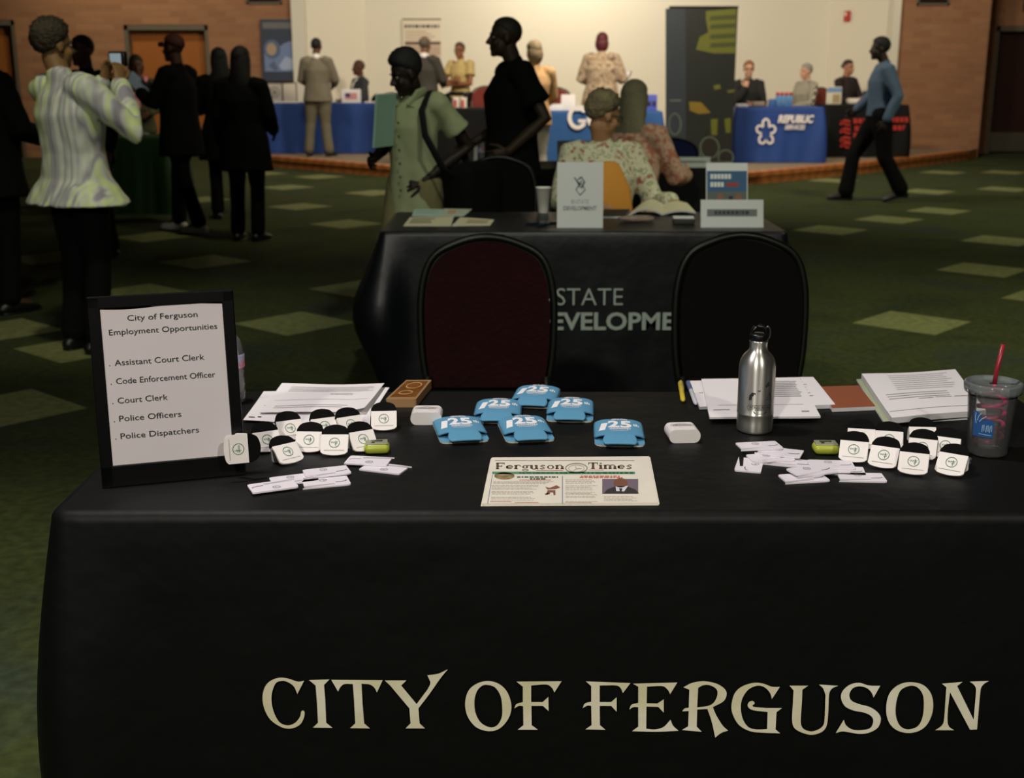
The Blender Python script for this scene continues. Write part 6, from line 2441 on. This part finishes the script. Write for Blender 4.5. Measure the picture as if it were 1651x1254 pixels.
# letters G and C with squared bold strokes
for px in (931, 962, 993):
    a = Py(px, 222, YG - .05)
    k = Py(px + 10, 222, YG - .05).x - a.x
    f = lambda x, y: (a.x + x * k / 10 - g0.x, YG - .042 - g0.y, a.z + y * k / 10)
    arc = [(13 * cos(q), 12 + 16 * sin(q)) for q in [pi * .18 + pi * 1.64 * i / 20 for i in range(21)]]
    stroke(mb, arc, 6.5, f)
    if px == 931:
        bar(mb, 1, 4, 14, 9, f)
mb.build('lettering', M_WHITE, gt)
YR = 17.45
rt = stage_table(1186, 1330, YR, M_BLUEC, 'royal blue tablecloth with white star emblem and REPUBLIC lettering on stage')
r0 = rt.location.copy()


def on_cloth(rt, r0, Y, off=.045):
    def f(px, py):
        p = Py(px, py, Y - off)
        return (p.x - r0.x, Y - off - r0.y, p.z - r0.z)
    return f


F = on_cloth(rt, r0, YR)
mb = MB()
for k in range(5):
    a = pi / 2 + 2 * pi * k / 5
    cx, cy = 1235 + 9.5 * cos(a), 213 - 14 * sin(a)
    ux, uy = cos(a), -sin(a)
    pts = []
    for i in range(15):
        q = -2.2 + 4.4 * i / 14
        lx, ly = 6.2 * cos(q), 5.2 * sin(q)
        pts.append((cx + ux * lx - uy * ly, cy + (uy * lx + ux * ly) * 1.15))
    stroke(mb, pts, 3.4, F)
mb.build('star_emblem', M_WHITE, rt)
mb = MB()
w_ = Py(1309, 212, YR - .045).x - Py(1253, 212, YR - .045).x
pl = Py(1253, 216, YR - .045)
hh = Py(1253, 204, YR - .045).z - pl.z
mb.text('REPUBLIC', 1, lambda x, y: (pl.x + x - r0.x, YR - .045 - r0.y, pl.z + y), 0, .07, 1, 'LEFT', w_, .2, hh)
pl2 = Py(1264, 227, YR - .045)
w2_ = Py(1296, 212, YR - .045).x - Py(1264, 212, YR - .045).x
mb.text('SERVICES', 1, lambda x, y: (pl2.x + x - r0.x, YR - .045 - r0.y, pl2.z + y), 0, .05, 1, 'LEFT', w2_, .2, hh * .62)
mb.build('lettering', M_WHITE, rt)
YX = 18.55
xt = stage_table(1334, 1466, YX, mat('black_cloth_far', (18, 18, 18), .8), 'black tablecloth with red chevrons and lettering at the right end of the stage')
x_0 = xt.location.copy()
F = on_cloth(xt, x_0, YX)
mb = MB()
M_CRED = mat('cloth_red', (178, 46, 34), .7)
for cy in (198, 211, 225, 234):
    mb = MB()
    stroke(mb, [(1355, cy + 3), (1362, cy - 4), (1371, cy - 2)], 4, F)
    stroke(mb, [(1356, cy - 3), (1364, cy + 3), (1371, cy + 4)], 3, F)
    mb.build('chevron', M_CRED, xt)
for (a, b, y) in ((1376, 1406, 195), (1378, 1400, 207), (1376, 1402, 218), (1436, 1464, 193), (1440, 1462, 206)):
    mb = MB()
    x = a
    while x < b:
        bar(mb, x, y - 4, x + 6, y + 4, F)
        x += 7.5
    tag(mb.build('red_lettering', M_CRED, xt), kind='stuff')

# things on the stage tables
def box_thing(name, label, px0, px1, pyb, pyt, y, z, d, m, cat, th=None, extra=None, yaw=0.0, bevel=.004, group=None, part='body'):
    a, bb = Py(px0, pyb, y), Py(px1, pyb, y)
    h = max(.02, Py(px0, pyt, y).z - z)
    w = bb.x - a.x
    t = empty(name, ((a.x + bb.x) / 2, y, z + .001), yaw, label, cat, group)
    mb = MB()
    mb.rbox((0, d / 2, h / 2), (w, d, h), bevel)
    mb.build(part, m, t)
    if extra:
        extra(t, w, h, d)
    return t


def flagface(t, w, h, d):
    mb = MB()
    y = -.0015
    for i in range(7):
        mb.box((.0, y, h * (.28 + .07 * i)), (w * .62, .001, h * .04), 0)
    mb.build('flag_stripes', mat('flag_red', (200, 60, 56), .7), t)
    mb = MB()
    mb.box((-w * .18, y - .001, h * .58), (w * .26, .001, h * .26))
    mb.build('flag_canton', mat('flag_blue', (48, 58, 120), .7), t)


box_thing('flag_sign', 'white standing card with a flag in front of the seated suited man', 551, 582, 169, 144, YA + .15, TS, .03, M_WHITE, 'sign', extra=flagface, part='card')
box_thing('paper_stack', 'low stack of white papers on the left blue table', 436, 480, 171, 167.5, YA + .08, TS, .25, M_PAPER, 'papers', part='sheets')
box_thing('paper_stack', 'flat white papers beside the flag sign', 588, 606, 170, 167.5, YA + .1, TS, .2, M_PAPER, 'papers', part='sheets')
box_thing('open_carton', 'white carton standing on the blue lettered table', 905, 927, 176, 153, YG + .3, TS, .18, M_WHITE, 'box', part='carton')
box_thing('paper_stack', 'white papers at the left end of the blue lettered table', 884, 906, 180, 169, YG + .2, TS, .3, M_PAPER, 'papers', part='sheets')
box_thing('paper_stack', 'white papers before the red-haired woman on the blue lettered table', 928, 948, 180, 177, YG + .1, TS, .2, M_PAPER, 'papers', part='sheets')


def cratefront(t, w, h, d):
    mb = MB()
    for i in range(4):
        mb.rbox((-w * .36 + w * .24 * i, -.002, h * .45), (w * .17, .006, h * .3), .003)
    mb.build('dark_faces', mat('crate_dark', (40, 40, 60), .6), t)


box_thing('product_box', 'bright blue boxed display at the right end of the blue lettered table', 1024, 1059, 180, 153, YG + .2, TS, .25, mat('box_blue', (84, 96, 190), .6), 'box', extra=cratefront, part='carton')


def canlid(px, label, m):
    y = YR + .22
    p = Py(px, 170, y)
    t = empty('drink_bottle', (p.x, y, TS + .001), 0, label, 'bottle', 'blue bottles with red caps on the blue table')
    hgt = Py(px, 149, y).z - TS
    mb = MB()
    mb.lathe([(.024, 0), (.028, .004), (.028, hgt * .66), (.026, hgt * .74), (.026, hgt * .78)], 20)
    mb.build('body', m, t)
    mb = MB()
    mb.lathe([(.026, hgt * .78), (.026, hgt * .97), (.022, hgt)], 20)
    mb.build('cap', mat('cap_red2', (196, 56, 70), .5), t)


for i, px in enumerate((1253, 1260, 1267, 1274)):
    canlid(px, 'pale blue red-capped bottle, %s in the blue stage table row' % ('leftmost', 'second from left', 'second from right', 'rightmost')[i], mat('bottle_ltblue', (96, 150, 200), .4))
box_thing('storage_bin', 'low blue bin left of the red-capped bottles', 1241, 1250, 172, 160, YR + .15, TS, .12, mat('bin_blue', (60, 100, 160), .5), 'bin', part='bin')
box_thing('paper_stack', 'papers in front of the woman with hand on chin', 1190, 1206, 173, 168, YR + .1, TS, .2, M_PAPER, 'papers', part='sheets')
box_thing('handbag', 'beige pouch on the blue stage table left of the bottles', 1213, 1234, 172, 164, YR + .15, TS, .12, mat('pouch_beige', (150, 130, 112), .7), 'pouch', bevel=.02, part='pouch')


def picface(t, w, h, d):
    mb = MB()
    mb.box((0, -.0015, h * .82), (w * .96, .001, h * .28))
    mb.build('header', mat('pic_blue', (120, 150, 190), .7), t)
    mb = MB()
    mb.box((w * .15, -.0015, h * .32), (w * .5, .001, h * .5))
    mb.build('picture', mat('pic_tan', (170, 150, 110), .7), t)


box_thing('display_card', 'upright display card with pale blue header on the black stage table', 1332, 1356, 170, 140, YX + .3, TS, .03, mat('card_cream', (220, 212, 190), .7), 'sign', extra=picface, part='card')
box_thing('folded_cloth', 'folded white cloth on the black stage table', 1369, 1391, 170, 159, YX + .2, TS, .2, mat('fold_white', (222, 214, 200), .8), 'cloth', bevel=.03, part='cloth')
box_thing('tablet_stand', 'dark tablet standing on the black stage table behind the walking man', 1391, 1404, 168, 147, YX + .25, TS, .05, M_BLACKP, 'tablet', part='tablet')
for px, lab in ((736, 'red and white leaflet holder at the left of the black stage table'), (748, 'white leaflet holder at the right of the black stage table')):
    box_thing('leaflet_holder', lab, px - 5, px + 5, 180, 157, YK + .3, TS, .1, mat('holder_white', (226, 216, 206), .6), 'leaflet holder', yaw=.2, part='holder',
              extra=lambda t, w, h, d: (lambda mb: (mb.box((-w * .2, -.0015, h * .4), (w * .45, .001, h * .7)), mb.build('red_leaflet', mat('leaf_red', (196, 60, 56), .7), t)))(MB()))

# wall poster on left brick, framed notices, hanging text banner
p0, p1 = Py(424, 131, YB - .05), Py(474, 31, YB - .05)
t = empty('poster', ((p0.x + p1.x) / 2, YB - .06, p0.z), 0, 'tall blue poster with a face on the brick wall beside the column', 'poster')
w, h = p1.x - p0.x, p1.z - p0.z
mb = MB()
mb.box((0, .01, h / 2), (w, .02, h))
mb.build('board', mat('poster_navy', (58, 66, 84), .6), t)
mb = MB()
mb.box((0, -.002, h * .9), (w * .86, .002, h * .1))
x = -.40
mb.build('header', mat('poster_grey', (110, 112, 112), .7), t)
mb = MB()
fz = lambda q: (lambda x_, y_: V((x_ * w, -.003 - .0012 * q, y_ * h)))
mb.poly([(-.42, .16), (.46, .16), (.46, .66), (.2, .62), (-.1, .50), (-.42, .52)], [], 0, fz(0))
mb.poly(ring_pts(-.18, .52, .25, .155, 24), [], 1, fz(1))
mb.poly(ring_pts(-.20, .52, .15, .10, 24), [], 2, fz(2))
mb.poly([(.0, .25), (.2, .40), (.42, .36), (.44, .2), (.1, .18)], [], 3, fz(1))
mb.poly([(-.3, .25), (-.15, .34), (-.02, .2), (-.12, .17)], [], 1, fz(1))
mb.build('picture', [mat('pp_blue', (120, 140, 180), .7), mat('pp_slate', (92, 108, 140), .7), mat('pp_tan', (176, 156, 130), .7), mat('pp_pale', (170, 184, 214), .7)], t)
t0 = None
for a, b, lab in ((431, 455, 'white framed notice with a round seal, left of two under the poster'), (456, 478, 'white framed notice, right of two under the poster')):
    p0, p1 = Py(a, 166, YA + .5), Py(b, 133, YA + .5)
    w, h = p1.x - p0.x, p1.z - TS
    t = empty('framed_notice', ((p0.x + p1.x) / 2, YA + .5, TS + .001), 0, lab, 'picture frame', 'framed notices')
    mb = MB()
    mb.box((0, .012, h / 2), (w, .02, h))
    mb.build('frame', mat('notice_frame', (54, 44, 34), .5), t)
    mb = MB()
    mb.box((0, .0, h / 2), (w * .88, .004, h * .9))
    mb.build('sheet', mat('notice_white', (214, 206, 190), .7), t)
    if a == 431:
        mb = MB()
        stroke(mb, ring_pts(0, .5, .30, .24, 24) + [(.30, .5)], .07, lambda x, y: V((x * w, -.003, y * h)))
        mb.poly(ring_pts(0, .5, .16, .13, 18), [], 0, lambda x, y: V((x * w, -.003, y * h)))
        mb.build('seal', mat('notice_seal', (150, 150, 146), .7), t)
YP = 21.97
p0, p1 = Py(652, 170, YP), Py(711, 30, YP)
t = empty('hanging_banner', ((p0.x + p1.x) / 2, YP, p0.z), 0, 'narrow white text banner on the cream wall behind the suited man', 'banner')
w, h = p1.x - p0.x, p1.z - p0.z
mb = MB()
mb.box((0, 0, h / 2), (w, .012, h))
mb.build('sheet', mat('banner_white', (232, 222, 200), .8), t)
mb = MB()
random.seed(9)
fz = lambda x_, y_: V((x_ * w, -.008, y_ * h))
bar(mb, -.5, .985, .5, 1.0, fz)
for y, hh_ in ((.895, .035),):
    x = -.45
    while x < .44:
        ww = random.uniform(.04, .1)
        bar(mb, x, y, min(.45, x + ww), y + hh_, fz)
        x += ww + .03
mb.build('heading', mat('banner_dark', (70, 58, 48), .8), t)
mb = MB()
bar(mb, -.45, .70, .48, .74, fz)
bar(mb, -.40, .58, .48, .69, fz, 1)
for y in (.85, .82, .79, .76, .52, .48, .44, .40, .34, .30, .26, .22, .18, .14):
    bar(mb, -.44, y, random.uniform(.1, .44), y + .013, fz, 1)
mb.build('body_print', [mat('banner_brown', (120, 96, 84), .8), mat('banner_pinkish', (196, 172, 152), .8)], t)

# tall dark pull-up banner
YU = 16.6
p0, p1 = Py(1072, 250, YU), Py(1190, 10, YU)
t = empty('pull_up_banner', ((p0.x + p1.x) / 2, YU, SH + .001), 0, 'tall dark pull-up banner with green and yellow picture on the stage', 'banner')
w, h = p1.x - p0.x, p1.z - SH
mb = MB()
mb.rbox((0, .0, .04), (w * 1.02, .20, .08), .02)
mb.build('base', mat('banner_base', (90, 92, 92), .3, .8), t)
mb = MB()
mb.box((0, 0, h / 2 + .04), (w, .006, h - .08))
mb.build('sheet', mat('pull_dark', (22, 26, 20), .5), t)
mb = MB()
mb.box((0, 0, h - .012), (w * 1.01, .022, .024))
mb.tube([(0, .06, .07), (0, .03, h - .02)], .012, 8)
mb.build('rail', M_BLACKM, t)
mb = MB()


def fu(q):
    return lambda px, py: V((Py(px, py, YU).x - (p0.x + p1.x) / 2, -.0045 - .0012 * q, Py(px, py, YU).z - SH))


mb.poly([(1073, 14), (1105, 13), (1106, 250), (1073, 250)], [], 0, fu(0))
mb.poly([(1138, 18), (1187, 14), (1186, 86), (1150, 86), (1122, 80), (1128, 60), (1142, 52), (1138, 32)], [], 1, fu(0))
for yy in (26, 40, 56, 70):
    mb.poly([(1146, yy), (1186, yy - 2), (1186, yy + 5), (1144, yy + 7)], [], 2, fu(1))
mb.poly([(1111, 164), (1130, 165), (1146, 182), (1126, 184), (1112, 178)], [], 3, fu(0))
mb.poly([(1146, 192), (1157, 192), (1156, 218), (1147, 218)], [], 1, fu(0))
mb.poly([(1168, 192), (1178, 190), (1178, 214), (1170, 214)], [], 1, fu(0))
mb.poly([(1150, 138), (1160, 136), (1162, 143), (1152, 145)], [], 1, fu(0))
mb.poly([(1172, 146), (1184, 144), (1184, 148), (1174, 150)], [], 1, fu(0))
mb.build('picture', [mat('pu_slate', (38, 46, 52), .5), mat('pu_olive', (92, 94, 24), .5), mat('pu_green', (60, 66, 26), .5), mat('pu_ochre', (120, 98, 22), .5)], t)
for cx, cy, rx, ry in ((1088, 200, 9.5, 17), (1088, 240, 9, 15), (1144, 238, 15, 17), (1116, 252, 13, 10), (1170, 254, 12, 12)):
    mb = MB()
    stroke(mb, ring_pts(cx, cy, rx, ry, 28) + [(cx + rx, cy)], 1.6, fu(2))
    mb.build('ring_print', mat('pu_ring', (96, 108, 92), .5), t)
mb = MB()
bar(mb, 1080, 161, 1098, 163, fu(2))
mb.build('bar_print', mat('pu_ring', (96, 108, 92), .5), t)
mb = MB()
for cx, cy, rx, ry in ((1144, 238, 13, 15), (1170, 254, 10.5, 10.5), (1116, 252, 11, 9)):
    mb.poly(ring_pts(cx, cy, rx, ry, 24), [], 0, fu(1))
mb.build('ring_pictures', mat('pu_ringpic', (26, 22, 16), .5), t)

# green-topped table at left
YGR = 12.55
xa, xb = Py(150, 238, YGR).x, Py(262, 238, YGR).x
drape('tablecloth', xa - .4, xb + .05, YGR, YGR + .75, .76, 0, mat('green_cloth', (22, 58, 22), .6), 'dark green tablecloth on the table behind the people in black', .02, .008)
p = Py(228, 236, YGR + .2)
mb = MB()
mb.ell((0, 0, .02), (.08, .05, .02), 0, 18, 10, lambda d: 1 + .3 * noise.noise(d * 4))
o = mb.build('plastic_packet', clear_mat('packet', (.9, .95, .9), .1, 1.5, 1, .4, (190, 210, 180)))
o.location = (p.x, YGR + .2, .762)
tag(o, 'shiny plastic packet on the green-topped table', 'packet')
p = Py(320, 140, 12.2)
